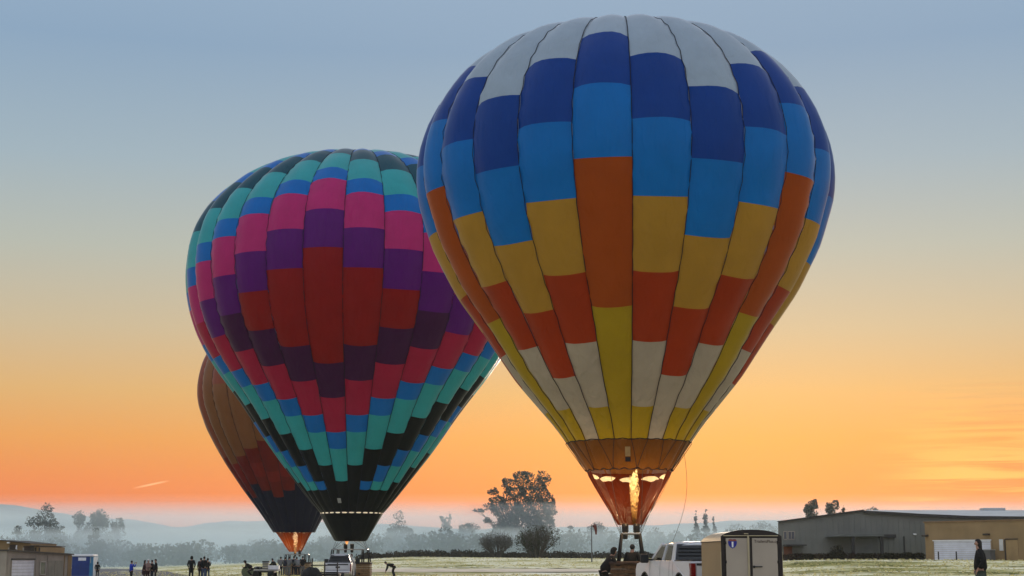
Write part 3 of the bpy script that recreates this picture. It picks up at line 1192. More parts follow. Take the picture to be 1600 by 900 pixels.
h0, h1 = szp(10, 861), szp(112, 867)
wallquad('wall', tan_grey, sh, [(0, -0.3), (SL, -0.3), (SL, h1), (0, h0)], 0, 5)
b = MB()
b.prism([(-0.15, h0), (SL + 0.05, h1), (SL + 0.05, h1 + 0.1), (-0.15, h0 + 0.12)], -0.2, 5.1)
b.build('roof', trim_dark, sh)
px0, px1 = sxp(18), sxp(53)
top_ = szp(35, 875)
for k in range(8):
    z0 = top_ * k / 8
    b = MB()
    b.box(px0, px1, -0.05, -0.004, z0 + 0.012, z0 + top_ / 8 - 0.008, bev=0.012)
    b.build('door_slat', off_white, sh)
boxpart('door_head', trim_dark, sh, px0 - 0.06, px1 + 0.06, -0.12, -0.004, top_ + 0.006, top_ + 0.12)
for xx in (px0 - 0.085, px1 + 0.006):
    boxpart('door_jamb', tan_grey, sh, xx, xx + 0.08, -0.08, -0.004, 0, top_)
window(sh, sxp(63), sxp(70.5), szp(66, 897), szp(66, 878.5), bars=0, fm=mat('frame_pale', (0.42, 0.38, 0.32), 0.7, 0.08, 1.0))
for px in (12, 56, 74, 100):
    boxpart('corner_trim', tan_wall if px > 90 else tan_grey, sh, sxp(px), sxp(px) + 0.10, -0.05, -0.004, 0, min(h0, h1) - 0.05)
for px0_, px1_ in ((76, 85), (86, 98)):
    boxpart('wall_panel', mat('wall_panel_dark', (0.24, 0.22, 0.17), 0.85, 0.1, 1.0), sh, sxp(px0_), sxp(px1_), -0.03, -0.004, 0.1, szp(85, 876))
boxpart('end_panel', tan_wall, sh, sxp(106), SL - 0.02, -0.04, -0.004, 0, h1 - 0.06)

# --- taller tan building behind it
TD = 142.0
GT = gz(X(30, TD), TD)
tb = root('tan_building', (X(-60, TD), TD, GT), 0, 'tall tan building with a sloping roof edge at the left picture edge', 'building')
tx = lambda px: X(px, TD) - X(-60, TD)
tz = lambda py: Z(py, TD) - GT
wallquad('wall', tan_wall, tb, [(0, -0.3), (tx(61), -0.3), (tx(61), tz(854.5)), (tx(47), tz(852)), (tx(47), tz(849.5)), (tx(16), tz(846.5)), (tx(0), tz(844.5)), (0, tz(843))], 0, 8)
b = MB()
b.prism([(-0.3, tz(843) + 0.004), (tx(0), tz(844.5) + 0.004), (tx(47.5), tz(849.5) + 0.004), (tx(47.5), tz(848.6)), (tx(0), tz(843.4)), (-0.3, tz(841.9))], -0.4, 8.2)
b.build('roof', trim_dark, tb)
boxpart('roof_return', trim_dark, tb, tx(47.6), tx(62), -0.3, 8.1, tz(853.2), tz(852.2))
for px in (12, 25, 35, 54, 60):
    boxpart('wall_post', wood_dark if px > 50 else tan_grey, tb, tx(px), tx(px) + 0.12, -0.1, -0.004, 0, tz(855.5))
boxpart('wall_recess', wood_dark, tb, tx(14), tx(24), -0.05, -0.004, tz(862), tz(851))
boxpart('wall_recess', wood_dark, tb, tx(36), tx(53), -0.05, -0.004, tz(862), tz(853))
boxpart('flood_lamp', lamp_glass, tb, tx(12), tx(16), -0.6, -0.2, tz(849.5), tz(846.8), bev=0.06)
boxpart('wall_lamp', lamp_glass, tb, tx(-3), tx(3), -0.5, -0.1, tz(862), tz(859.8), bev=0.04)
b = MB()
b.tube([(tx(26), -0.3, tz(858)), (tx(26.6), -0.3, tz(852))], 0.06, 6)
b.build('vent_pipe', white_paint, tb)

# --- blue shed with a white roof
BD = 185.0
GB = gz(X(130, BD), BD) - 0.1
bs = root('blue_booth', (X(112.5, BD), BD, GB), 0, 'dark blue booth with a white roof and a small white sign beside the low shed', 'booth')
bx = lambda px: X(px, BD) - X(112.5, BD)
bz = lambda py: Z(py, BD) - GB
blue = mat('booth_blue', (0.008, 0.03, 0.16), 0.5, 0.12, 1.5)
blue2 = mat('booth_light_blue', (0.03, 0.16, 0.28), 0.5, 0.12, 1.5)
b = MB()
b.box(0.02, bx(140), 0, 2.0, -0.1, bz(869.5), bev=0.02)
b.build('body', blue, bs)
boxpart('side_panel', blue2, bs, bx(140) + 0.006, bx(146), 0.03, 1.95, -0.1, bz(870))
b = MB()
b.box(-0.08, bx(145.5), -0.15, 2.15, bz(869.3), bz(866), bev=0.06)
b.build('roof', white_paint, bs)
boxpart('sign', white_paint, bs, bx(122.5), bx(134.5), -0.03, -0.004, bz(876), bz(871.2))
boxpart('corner_post', mat('booth_grey', (0.3, 0.32, 0.33), 0.6, 0.1, 1), bs, bx(141.2), bx(142.4), -0.02, 0.02, bz(880), bz(870.5))
for k in range(2):
    boxpart('door_panel', blue, bs, 0.12 + k * bx(140) / 2, bx(140) / 2 - 0.06 + k * bx(140) / 2, -0.022, -0.004, 0.1, bz(877.5))

# --- windsock
WD = 200.0
gx = X(924.7, WD)
ws = root('windsock', (gx, WD, gz(gx, WD)), 0, 'limp dark red windsock on a thin pole left of the basket', 'windsock')
H = Z(819, WD) - gz(gx, WD)
b = MB()
b.tube([(0, 0, -0.2), (0, 0, H)], [0.09, 0.05], 8)
b.build('pole', mat('pole_grey', (0.10, 0.10, 0.10), 0.6, 0.1, 2), ws)
b = MB()
b.tube([(0.1, 0, H), (0.22, 0, H + 0.08), (0.34, 0, H)], 0.03, 6)
b.lathe([(0.27, -0.02), (0.30, 0.0), (0.27, 0.02)], 14, (0.3, 0, H - 0.12))
b.build('hoop', mat('hoop_metal', (0.2, 0.2, 0.2), 0.4, 0.1, 2, metal=0.8), ws)
b = MB()
pts = [(0.26, 0, H - 0.1), (0.42, 0, H - 0.25), (0.52, 0, H - 0.55), (0.57, 0, H - 0.95), (0.58, 0, H - 1.3)]
b.tube(pts, [0.26, 0.25, 0.19, 0.14, 0.10], 12, cap=False)
b.build('sock', mat('sock_cloth', (0.12, 0.022, 0.014), 0.85, 0.2, 3), ws, True)

# ================================================================== BALLOONS
PR = [(1.56, 4.55), (2.69, 6.19), (4.20, 7.99), (5.30, 9.67), (6.37, 11.16), (7.21, 12.80), (7.78, 14.62), (7.86, 15.59), (7.75, 16.56), (7.47, 17.50), (7.03, 18.37), (6.45, 19.15), (5.76, 19.82), (4.99, 20.36), (4.0, 20.80), (2.8, 21.10), (1.4, 21.25), (0.25, 21.30)]
PM = [(2.02, 4.32), (2.49, 4.81), (3.80, 6.49), (4.90, 7.91), (5.83, 9.23), (6.63, 10.43), (7.41, 11.52), (8.19, 12.54), (8.95, 13.56), (9.66, 14.65), (10.26, 15.83), (10.69, 17.09), (10.97, 18.42), (11.09, 19.79), (11.0, 21.18), (10.64, 22.53), (9.97, 23.75), (9.06, 24.8), (8.03, 25.68), (6.8, 26.45), (5.4, 27.05), (3.8, 27.5), (2, 27.75), (.3, 27.8)]
PF = [(1.86, 3.77), (3.02, 5.64), (4.55, 7.94), (5.69, 9.83), (6.6, 11.56), (7.36, 13.29), (7.9, 15.15), (8.0, 16.14), (7.95, 17.15), (7.75, 18.14), (7.41, 19.1), (6.93, 20.01), (6.33, 20.85), (5.62, 21.6), (4.8, 22.23), (3.9, 22.73), (2.94, 23.08), (1.94, 23.28), (.3, 23.38)]


class Profile:
    def __init__(self, P):
        P = np.array(P, float)
        s = np.concatenate([[0], np.cumsum(np.hypot(*np.diff(P, axis=0).T))])
        self.len = s[-1]
        self.S = np.linspace(0, s[-1], 600)
        # smooth the polyline a little
        r, z = np.interp(self.S, s, P[:, 0]), np.interp(self.S, s, P[:, 1])
        k = np.hanning(31)
        k /= k.sum()
        pad = 15
        rp = np.concatenate([2 * r[0] - r[pad:0:-1], r, 2 * r[-1] - r[-2:-pad - 2:-1]])
        zp = np.concatenate([2 * z[0] - z[pad:0:-1], z, 2 * z[-1] - z[-2:-pad - 2:-1]])
        self.r, self.z = np.convolve(rp, k, 'valid'), np.convolve(zp, k, 'valid')
        dr, dz = np.gradient(self.r, self.S), np.gradient(self.z, self.S)
        l = np.hypot(dr, dz)
        self.nr, self.nz = dz / l, -dr / l

    def at(self, s):
        f = lambda a: np.interp(s, self.S, a)
        return f(self.r), f(self.z), f(self.nr), f(self.nz)


tape_m = mat('load_tape', (0.012, 0.012, 0.02), 0.9, 0.1, 3)
wire_m = mat('steel_wire', (0.08, 0.07, 0.06), 0.5, 0.1, 3, metal=0.5)
wicker = mat('wicker', (0.20, 0.12, 0.055), 0.85, 0.25, 9.0, 0.6, 60.0)
suede = mat('suede_rim', (0.045, 0.026, 0.018), 0.9, 0.2, 6.0)
padded = mat('padded_upright', (0.012, 0.011, 0.011), 0.85, 0.15, 4.0)
steel = mat('burner_steel', (0.30, 0.30, 0.30), 0.35, 0.12, 5.0, metal=0.9)
white_cloth = fabric('white_nomex', (0.85, 0.80, 0.70), 0.5, 0.02)


class Envelope:
    def __init__(self, name, label, xb, D, lean, P, N, c0, bulge, bands, cap_s, group='hot air balloons standing inflated'):
        self.P, self.N, self.c0, self.lean, self.xb, self.D = Profile(P), N, rad(c0), lean, xb, D
        self.bulge = bulge
        self.g = gz(xb, D)
        self.root = root(name, (xb, D, self.g), 0, label, 'hot air balloon', group)
        f = Vector((-xb, -D, 0)).normalized()
        self.f = f
        self.cap_s = cap_s
        self.env = None
        # crown with its vent panel
        b = MB()
        ss = np.linspace(cap_s, self.P.len, 7)
        vs, fs = [], []
        n = N * 4
        for s in ss:
            for k in range(n):
                a = 2 * math.pi * (k / n) - math.pi / N
                u = ((k / 4.0) % 1.0) * 2 - 1
                vs.append(self.pt(s, a, u))
        for i in range(len(ss) - 1):
            for k in range(n):
                fs.append((i * n + k, i * n + (k + 1) % n, (i + 1) * n + (k + 1) % n, (i + 1) * n + k))
        fs.append(tuple((len(ss) - 1) * n + k for k in range(n)))
        b.add(vs, fs)
        self.capmesh = b

    def dirv(self, a):
        f = self.f
        a = a + self.c0
        return f.x * math.cos(a) - f.y * math.sin(a), f.x * math.sin(a) + f.y * math.cos(a)

    def pt(self, s, a, u):
        """s along the profile, a azimuth from gore 0, u across the gore -1..1"""
        r, z, nr, nz = self.P.at(s)
        w = r * math.pi / self.N
        off = self.bulge * w * ((1 - u * u) - 0.75)
        fade = min(1.0, s / 1.5) * min(1.0, (self.P.len - s) / 3.0)
        off *= 0.15 + 0.85 * max(0, fade)
        # cloth gathers along the seams
        off += 0.045 * w * (abs(u) ** 3) * math.sin(s * 7.3 + a * 40) * max(0, fade)
        off += 0.035 * w * mnoise.noise(Vector((a * 6.0 + u * 0.6, s * 0.35, 2.0 + self.N)))
        dx, dy = self.dirv(a)
        rr = r + nr * off
        return (self.lean * (z - self.g) + rr * dx, rr * dy, z + nz * off - self.g)

    def finish_cap(self, m):
        self.env = self.capmesh.build('envelope', m, self.root, True)

    def gore_mesh(self, g, s0, s1, nu=6, ds=0.42):
        ga = 2 * math.pi * g / self.N
        hw = math.pi / self.N
        k = max(2, int(round((s1 - s0) / ds)))
        vs, fs = [], []
        for i in range(k + 1):
            s = s0 + (s1 - s0) * i / k
            for j in range(nu + 1):
                u = -1 + 2 * j / nu
                vs.append(self.pt(s, ga + u * hw, u))
        for i in range(k):
            for j in range(nu):
                q = i * (nu + 1) + j
                fs.append((q, q + 1, q + nu + 2, q + nu + 1))
        return vs, fs

    def panel(self, g, s0, s1, m):
        vs, fs = self.gore_mesh(g, s0, s1)
        me = bpy.data.meshes.new('panel')
        me.from_pydata(vs, [], fs)
        link('panel', me, m, self.env, True)

    def tape(self, g, width=0.028, s0=0.0):
        a = 2 * math.pi * g / self.N + math.pi / self.N
        vs, fs = [], []
        ss = np.arange(s0, self.cap_s, 0.45)
        for s in ss:
            r, z, nr, nz = self.P.at(s)
            dx, dy = self.dirv(a)
            tx_, ty_ = -dy, dx
            p = Vector(self.pt(s, a, 1.0))
            n = Vector((nr * dx, nr * dy, nz))
            t = Vector((tx_, ty_, 0))
            wv = 0.006 * math.sin(s * 5 + g)
            vs += [p - t * width + n * 0.03 + t * wv, p + n * 0.05 + t * wv, p + t * width + n * 0.03 + t * wv]
        for i in range(len(ss) - 1):
            q = 3 * i
            fs += [(q, q + 1, q + 4, q + 3), (q + 1, q + 2, q + 5, q + 4)]
        me = bpy.data.meshes.new('load_tape')
        me.from_pydata([tuple(v) for v in vs], [], fs)
        link('load_tape', me, tape_m, self.env)

    def ring(self, name, s, width, m, wob=0.0):
        n = self.N * 6
        vs, fs = [], []
        for k in range(n):
            a = 2 * math.pi * k / n - math.pi / self.N
            u = ((k / 6.0) % 1.0) * 2 - 1
            w_ = wob * (math.cos(u * math.pi) * 0.5 + 0.5 * mnoise.noise(Vector((k * 0.35, 0, s))))
            for d in (-width, 0, width):
                p = Vector(self.pt(s + d + w_, a, u))
                dx, dy = self.dirv(a)
                vs.append(tuple(p + Vector((dx, dy, 0)) * (0.008 if d else 0.03)))
        for k in range(n):
            j = (k + 1) % n
            for d in range(2):
                fs.append((3 * k + d, 3 * j + d, 3 * j + d + 1, 3 * k + d + 1))
        me = bpy.data.meshes.new(name)
        me.from_pydata(vs, [], fs)
        link(name, me, m, self.env)

    def cone(self, name, rows, a0, a1, m, n=40, scal=0.0):
        """skirt or scoop: rows of (radius, z), azimuths a0..a1 from the viewer side"""
        vs, fs = [], []
        for i, (r, z) in enumerate(rows):
            for k in range(n + 1):
                a = a0 + (a1 - a0) * k / n
                dx, dy = self.dirv(a - self.c0)
                rr = r * (1 + 0.02 * math.sin(a * 9 + z) + 0.015 * math.sin(a * 23))
                zz = z - self.g
                if i == len(rows) - 1 and scal:
                    zz += scal * math.cos(a * 10)
                vs.append((self.lean * zz + rr * dx, rr * dy, zz))
        for i in range(len(rows) - 1):
            for k in range(n):
                q = i * (n + 1) + k
                fs.append((q, q + 1, q + n + 2, q + n + 1))
        me = bpy.data.meshes.new(name)
        me.from_pydata(vs, [], fs)
        return link(name, me, m, self.root, True)

    def lens(self, a, hw, hh, r, z, m, tilt=0.0, parent=None):
        vs = []
        n = 9
        for side in (1, -1):
            for k in range(n):
                t = -1 + 2 * k / (n - 1)
                if side < 0:
                    t = -t
                aa = a + t * hw
                dx, dy = self.dirv(aa - self.c0)
                zz = z + side * hh * (1 - abs(t) ** 2.8) + tilt * t - self.g
                vs.append((self.lean * zz + r * dx, r * dy, zz))
        me = bpy.data.meshes.new('vent_slot')
        me.from_pydata(vs, [], [tuple(range(2 * n))])
        return link('vent_slot', me, m, parent or self.root)

    def local(self, dx, dy, z):
        """point relative to the balloon axis, dx to the right, dy away from the viewer"""
        zz = z - self.g
        return Vector((self.lean * zz + dx, dy, zz))


# ---- flame
def flame_mat(name, base, tip, s0, s1, z0, z1):
    m = bpy.data.materials.new(name)
    m.use_nodes = True
    t = m.node_tree
    for n in list(t.nodes):
        t.nodes.remove(n)
    out = t.nodes.new('ShaderNodeOutputMaterial')
    c = t.nodes.new('ShaderNodeTexCoord')
    sp = t.nodes.new('ShaderNodeSeparateXYZ')
    t.links.new(c.outputs['Object'], sp.inputs[0])
    h = t.nodes.new('ShaderNodeMapRange')
    h.inputs[1].default_value = z0
    h.inputs[2].default_value = z1
    t.links.new(sp.outputs[2], h.inputs[0])
    r = ramp_node(t, [(0.0, base), (1.0, tip)], 'LINEAR')
    t.links.new(h.outputs[0], r.inputs[0])
    n = t.nodes.new('ShaderNodeTexNoise')
    n.inputs['Scale'].default_value = 5.0
    n.inputs['Detail'].default_value = 6
    n.inputs['Distortion'].default_value = 1.4
    t.links.new(c.outputs['Object'], n.inputs[0])
    e = t.nodes.new('ShaderNodeEmission')
    t.links.new(r.outputs[0], e.inputs[0])
    pw = mathn(t, 'POWER', mathn(t, 'MULTIPLY', n.outputs[0], 1.7), 3.0)
    st = mathn(t, 'MULTIPLY', pw, mathn(t, 'MULTIPLY_ADD', h.outputs[0], s1 - s0, s0))
    t.links.new(st, e.inputs[1])
    tr = t.nodes.new('ShaderNodeBsdfTransparent')
    mx = t.nodes.new('ShaderNodeMixShader')
    cov = t.nodes.new('ShaderNodeMapRange')
    cov.inputs[1].default_value = 0.38
    cov.inputs[2].default_value = 0.85
    t.links.new(n.outputs[0], cov.inputs[0])
    t.links.new(cov.outputs[0], mx.inputs[0])
    t.links.new(tr.outputs[0], mx.inputs[1])
    t.links.new(e.outputs[0], mx.inputs[2])
    t.links.new(mx.outputs[0], out.inputs[0])
    return m


def flame(parent, x, y, z0, z1, r, m, seed):
    rng = np.random.default_rng(seed)
    b = MB()
    for q in range(5):
        pts, rr = [], []
        n = 16
        ox, oy = rng.normal() * r * 0.35, rng.normal() * r * 0.35
        top = z1 - (z1 - z0) * (0.0 if q == 0 else 0.28 * rng.random())
        for i in range(n + 1):
            t = i / n
            zz = z0 + (top - z0) * t
            pts.append((x + ox * t + mnoise.noise(Vector((q * 3.1, zz * 2.2, 1))) * r * 0.8 * t, y + oy * t + mnoise.noise(Vector((q * 3.1, zz * 2.2, 9))) * r * 0.8 * t, zz))
            rr.append(r * (0.55 + 0.45 * min(1, t * 2)) * (1 - max(0, t - 0.82) / 0.18 * 0.9) * (1 + 0.35 * mnoise.noise(Vector((q * 5, zz * 4.5, 4)))) * (0.75 if q else 1))
        b.tube(pts, rr, 10)
    return b.build('flame', m, parent, True)


def point_lamp(name, loc, energy, col, parent, rad_=0.25):
    l = bpy.data.lights.new(name, 'POINT')
    l.energy = energy
    l.color = col
    l.shadow_soft_size = rad_
    o = bpy.data.objects.new(name, l)
    COL.objects.link(o)
    o.parent = parent
    o.location = loc
    return o


# ---- basket with uprights and burner
def basket(E, hx_, hy_, rim, frame_z, frame_hw, pairs=False, m=None, burner_xs=(-0.2, 0.2), up_hw=None, up_r=0.045):
    R = E.root
    b = MB()
    g = 0.0
    # woven bands, bulging a little between the corner canes
    n = 7
    for k in range(n):
        z0, z1 = 0.06 + (rim - 0.1) * k / n, 0.06 + (rim - 0.1) * (k + 1) / n - 0.012
        w = 0.02 * math.sin(math.pi * (k + 0.5) / n)
        b.box(-hx_ - w, hx_ + w, -hy_ - w, hy_ + w, z0, z1, bev=0.035)
    bk = b.build('basket', m or wicker, R)
    rmb = MB()
    rmb.tube([(-hx_, -hy_, rim), (hx_, -hy_, rim), (hx_, hy_, rim), (-hx_, hy_, rim), (-hx_, -hy_, rim)], 0.07, 8)
    rmb.build('rim', suede, bk, True)
    fl = MB()
    fl.box(-hx_ + 0.02, hx_ - 0.02, -hy_ - 0.045, hy_ + 0.045, -0.04, 0.055)
    fl.build('skid', suede, bk)
    for sx in (-1, 1):
        bb = MB()
        bb.box(sx * hx_ * 0.5 - 0.06, sx * hx_ * 0.5 + 0.06, -hy_ - 0.07, -hy_ - 0.04, rim * 0.35, rim * 0.45)
        bb.build('rope_handle', padded, bk)
    xs = [-1, 1]
    for sx in xs:
        for sy in (-1, 1):
            for q in ((0,) if not pairs else (0, 1)):
                bx_ = sx * ((up_hw or hx_ - 0.06) - q * hx_ * 0.34)
                tx_ = sx * (frame_hw - q * frame_hw * 0.45) if not pairs else sx * (hx_ * 0.86 - q * hx_ * 0.26)
                u = MB()
                u.tube([(bx_, sy * (hy_ - 0.06), rim - 0.1), (tx_, sy * min(frame_hw, hy_) * 0.9, frame_z)], [up_r, up_r * 0.9], 8)
                u.build('upright', padded, bk, True)
    fr = MB()
    f2 = min(frame_hw, hy_) * 0.9
    fw = frame_hw if not pairs else hx_ * 0.86
    fr.tube([(-fw, -f2, frame_z), (fw, -f2, frame_z), (fw, f2, frame_z), (-fw, f2, frame_z), (-fw, -f2, frame_z)], 0.035, 8)
    fr.tube([(-fw, 0, frame_z), (fw, 0, frame_z)], 0.03, 8)
    frame = fr.build('burner_frame', steel, R)
    for bx_ in burner_xs:
        bb = MB()
        bb.lathe([(0.04, -0.2), (0.09, -0.18), (0.10, -0.05), (0.06, 0.0), (0.11, 0.06), (0.12, 0.34), (0.11, 0.36)], 14, (bx_, 0, frame_z))
        for k in range(5):
            bb.lathe([(0.122, 0.07 + k * 0.05), (0.136, 0.09 + k * 0.05), (0.122, 0.11 + k * 0.05)], 14, (bx_, 0, frame_z))
        bb.build('burner', mat('burner_dark', (0.05, 0.045, 0.04), 0.45, 0.2, 5, metal=0.7), R, True)
    return bk


# ---------------- right balloon: blue, orange and gold
C = {
    'white': fabric('cloth_white_skylit', (0.36, 0.465, 0.55)),  # upper white, blue sky light put into its colour
    'navy': fabric('cloth_navy', (0.0005, 0.047, 0.275)),
    'sky': fabric('cloth_sky', (0.001, 0.165, 0.53)),
    'orange': fabric('cloth_orange', (0.37, 0.064, 0.003)),
    'gold': fabric('cloth_gold', (0.45, 0.24, 0.028)),
    'red': fabric('cloth_red', (0.36, 0.034, 0.003)),
    'yellow': fabric('cloth_yellow', (0.40, 0.27, 0.008)),
    'brown': fabric('cloth_brown', (0.14, 0.052, 0.006)),
    'white_lowlit': fabric('cloth_white_lowlit', (0.42, 0.36, 0.275)),  # same white lower down, its darker warm light put into the colour
}
E1 = Envelope('hot_air_balloon', 'nearest hot air balloon in blue, gold and orange with its burner flame lit', 4.348, 57.0, -0.0055, PR, 24, -5.2, 0.23, None, 20.8)
E1.finish_cap(C['white'])
h = 1.3125
PAT = {
    0: [(20.8, 'white'), (17.06, 'navy'), (14.44, 'sky'), (11.81, 'orange'), (6.56, 'yellow'), (1.28, 'brown')],
    1: [(20.8, 'white'), (15.75, 'navy'), (13.13, 'sky'), (10.50, 'gold'), (7.87, 'red'), (5.25, 'white_lowlit'), (2.62, 'yellow'), (1.28, 'brown')],
    2: [(20.8, 'white'), (14.43, 'navy'), (11.81, 'sky'), (9.19, 'gold'), (6.56, 'red'), (3.94, 'white_lowlit'), (1.28, 'brown')],
}
for g in range(24):
    p = PAT[{0: 0, 1: 1, 2: 2, 3: 1}[g % 4]]
    for i, (s, c) in enumerate(p):
        s_lo = p[i + 1][0] if i + 1 < len(p) else 0.0
        E1.panel(g, s_lo, s, C[c])
    E1.tape(g, 0.014, 1.28)
E1.ring('mouth_tape', 1.28, 0.020, tape_m, 0.05)
E1.ring('hem', 0.04, 0.026, tape_m, 0.08)
# in the brown band the seams run together in pairs
for k in range(0, 24, 2):
    for d in (0, 1):
        a0 = 2 * math.pi * (k + d + 0.5) / 24
        a1 = 2 * math.pi * (k + 1.0) / 24
        pts = []
        for s in (1.27, 0.85, 0.42, 0.03):
            aa = a0 + (a1 - a0) * (1 - s / 1.27)
            r, z, nr, nz = E1.P.at(s)
            dx, dy = E1.dirv(aa)
            pts.append((E1.lean * (z - E1.g) + (r + 0.06) * dx, (r + 0.06) * dy, z - E1.g))
        b = MB()
        b.tube(pts, 0.011, 5)
        b.build('mouth_cord', tape_m, E1.env)
scoop_red = fabric('scoop_red', (0.060, 0.0085, 0.001), 0.4, 0.01)
E1.cone('scoop', [(0.44, 2.62), (0.66, 3.0), (0.96, 3.5), (1.25, 4.0), (1.47, 4.40), (1.53, 4.56)], rad(62), rad(298), scoop_red, 48)
for k in range(-2, 3):
    E1.lens(rad(180 + k * 34), rad(16.6), 0.115, 1.43, 4.31 + abs(k) * 0.035, white_cloth, parent=None)
bk1 = basket(E1, 0.78, 0.6, 1.24, 2.30, 0.33, m=mat('dark_wicker', (0.085, 0.046, 0.022), 0.85, 0.3, 9.0, 0.6, 60.0), burner_xs=(-0.2, 0.22), up_hw=0.47, up_r=0.042)
FM1 = flame_mat('propane_flame', (1.0, 0.34, 0.05, 1), (1.0, 0.62, 0.20, 1), 0.08, 2.0, 2.8, 4.5)
fp = E1.local(0.13, 0.0, 0)
flame(E1.root, 0.13, 0.0, 2.62, 4.66, 0.135, FM1, 3)
point_lamp('flame_light', E1.local(0.13, -0.15, 4.15), 400, (1.0, 0.66, 0.32), E1.root, 0.3)
# registration patch on the brown band
for (z0, z1, m) in ((0.55, 0.95, mat('patch_pale', (0.34, 0.22, 0.10), 0.8, 0.1, 3)), (0.33, 0.52, tape_m)):
    vs = []
    for s in (z0, z1):
        for px in (-0.09, 0.09):
            r, z, nr, nz = E1.P.at(s)
            aa = px / r - rad(1.0) - E1.c0
            dx, dy = E1.dirv(aa)
            vs.append((E1.lean * z + (r + 0.09) * dx, (r + 0.09) * dy, z))
    me = bpy.data.meshes.new('label_patch')
    me.from_pydata(vs, [], [(0, 1, 3, 2)])
    link('label_patch', me, m, E1.env)
# wires from the frame to the mouth
for k in range(8):
    a = rad(22.5 + 45 * k)
    dx, dy = E1.dirv(a)
    b = MB()
    b.tube([(0.36 * (1 if dx > 0 else -1), 0.34 * (1 if dy > 0 else -1), 2.30), (1.54 * dx, 1.54 * dy, 4.56)], 0.008, 4)
    b.build('flying_wire', wire_m, E1.root)
# the handling lines at its right
for (pa, pb, sag) in (((1072, 705, 57.5), (1050, 850, 57.0), 0.3), ((1066, 700, 57.5), (1000, 826, 57.0), 0.15), ((1044, 745, 57.0), (1003, 824, 57.0), 0.05)):
    A = Vector((X(pa[0], pa[2]), pa[2], Z(pa[1], pa[2]))) - Vector((4.348, 57, E1.g))
    B = Vector((X(pb[0], pb[2]), pb[2], Z(pb[1], pb[2]))) - Vector((4.348, 57, E1.g))
    pts = [A.lerp(B, t / 8) + Vector((sag * math.sin(math.pi * t / 8), 0, 0)) for t in range(9)]
    b = MB()
    b.tube(pts, 0.007, 4)
    b.build('handling_line', wire_m, E1.root)

# ---------------- middle balloon: pink, purple and teal
C2 = {
    'red': fabric('cloth_crimson', (0.29, 0.003, 0.004)),
    'purple': fabric('cloth_purple', (0.115, 0.002, 0.165)),
    'pink': fabric('cloth_pink', (0.54, 0.022, 0.17)),
    'blue': fabric('cloth_cobalt', (0.002, 0.165, 0.55)),
    'teal': fabric('cloth_teal', (0.04, 0.41, 0.43)),
    'purple_shaded': fabric('cloth_purple_shaded', (0.060, 0.002, 0.055)),  # purple of the lower half, shade put into its colour
    'pink_shaded': fabric('cloth_pink_shaded', (0.44, 0.008, 0.055)),  # pink of the lower half, shade put into its colour
    'black_backlit': fabric('cloth_black_backlit', (0.003, 0.075, 0.11)),  # black of the upper half, sky backlight put into its colour
    'black': fabric('cloth_black', (0.003, 0.0035, 0.005), 0.1),
}
BANDS = [(3, 'red'), (5, 'purple'), (7, 'pink'), (8, 'blue'), (10, 'teal'), (12, 'black'), (13, 'blue'), (15, 'teal'), (17, 'black'), (40, 'black')]
E2 = Envelope('hot_air_balloon', 'largest hot air balloon with purple, pink and teal zigzag bands and a black mouth', -10.367, 100.0, 0.006, PM, 28, -11.0, 0.26, None, 32.0)
E2.finish_cap(C2['black_backlit'])
hh = 1.2
panels = []
for g in range(28):
    m_ = g % 14
    m_ = min(m_, 14 - m_)
    cuts = set([1.75, 32.0])
    for bnd, c in BANDS[:-1]:
        if bnd > m_:
            for s in (hh * (12 - (bnd - m_)), hh * (12 + (bnd - m_))):
                if 1.75 < s < 32.0:
                    cuts.add(s)
        elif bnd == m_:
            cuts.add(hh * 12)
    cuts = sorted(cuts)
    for s0, s1 in zip(cuts[:-1], cuts[1:]):
        d = abs((s0 + s1) / 2 / hh - 12) + m_
        c = next(cc for bb_, cc in BANDS if d < bb_)
        low = (s0 + s1) / 2 < hh * 12
        c = {('purple', True): 'purple_shaded', ('pink', True): 'pink_shaded', ('black', False): 'black_backlit'}.get((c, low), c)  # lower purple and pink darkened, upper black lifted: light put into cloth colours
        panels.append((g, s0, s1, c))
    panels.append((g, 0.0, 1.75, 'black'))


def facing(g):
    a = E2.c0 + 2 * math.pi * g / 28
    return math.cos(a)


panels.sort(key=lambda p: -facing(p[0]))
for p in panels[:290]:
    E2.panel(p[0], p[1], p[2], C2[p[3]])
if panels[290:]:
    b = MB()
    keys = list(C2)
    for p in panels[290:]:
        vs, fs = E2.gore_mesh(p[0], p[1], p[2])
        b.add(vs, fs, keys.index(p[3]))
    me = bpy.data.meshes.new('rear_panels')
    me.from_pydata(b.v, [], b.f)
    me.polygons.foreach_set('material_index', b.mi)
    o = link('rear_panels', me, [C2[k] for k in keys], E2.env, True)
    o['kind'] = 'stuff'
for g in range(28):
    E2.tape(g, 0.016)
E2.cone('skirt', [(0.93, 2.50), (1.05, 2.58), (1.55, 3.45), (1.95, 4.18), (1.98, 4.235)], 0, 2 * math.pi, C2['black'], 64)
for k in range(28):
    E2.lens(2 * math.pi * k / 28, rad(5.0), 0.045, 2.0, 4.275, white_cloth)
    aa = 2 * math.pi * (k + 0.5) / 28
    dx, dy = E2.dirv(aa - E2.c0)
    b = MB()
    Mx = Matrix.Translation((E2.lean * 4.27 + 2.0 * dx, 2.0 * dy, 4.275 - E2.g)) @ Matrix.Rotation(math.atan2(dy, dx), 4, 'Z')
    b.box(-0.02, 0.02, -0.05, 0.05, -0.06, 0.07, M=Mx)
    b.build('mouth_tab', C2['black'], E2.root)
bk2 = basket(E2, 1.32, 0.75, 1.12, 1.98, 0.5, pairs=True, burner_xs=(-0.32, 0.1))
FM2 = flame_mat('pilot_flame', (1.0, 0.55, 0.15, 1), (1.0, 0.35, 0.1, 1), 1.5, 0.8, 2.0, 2.6)
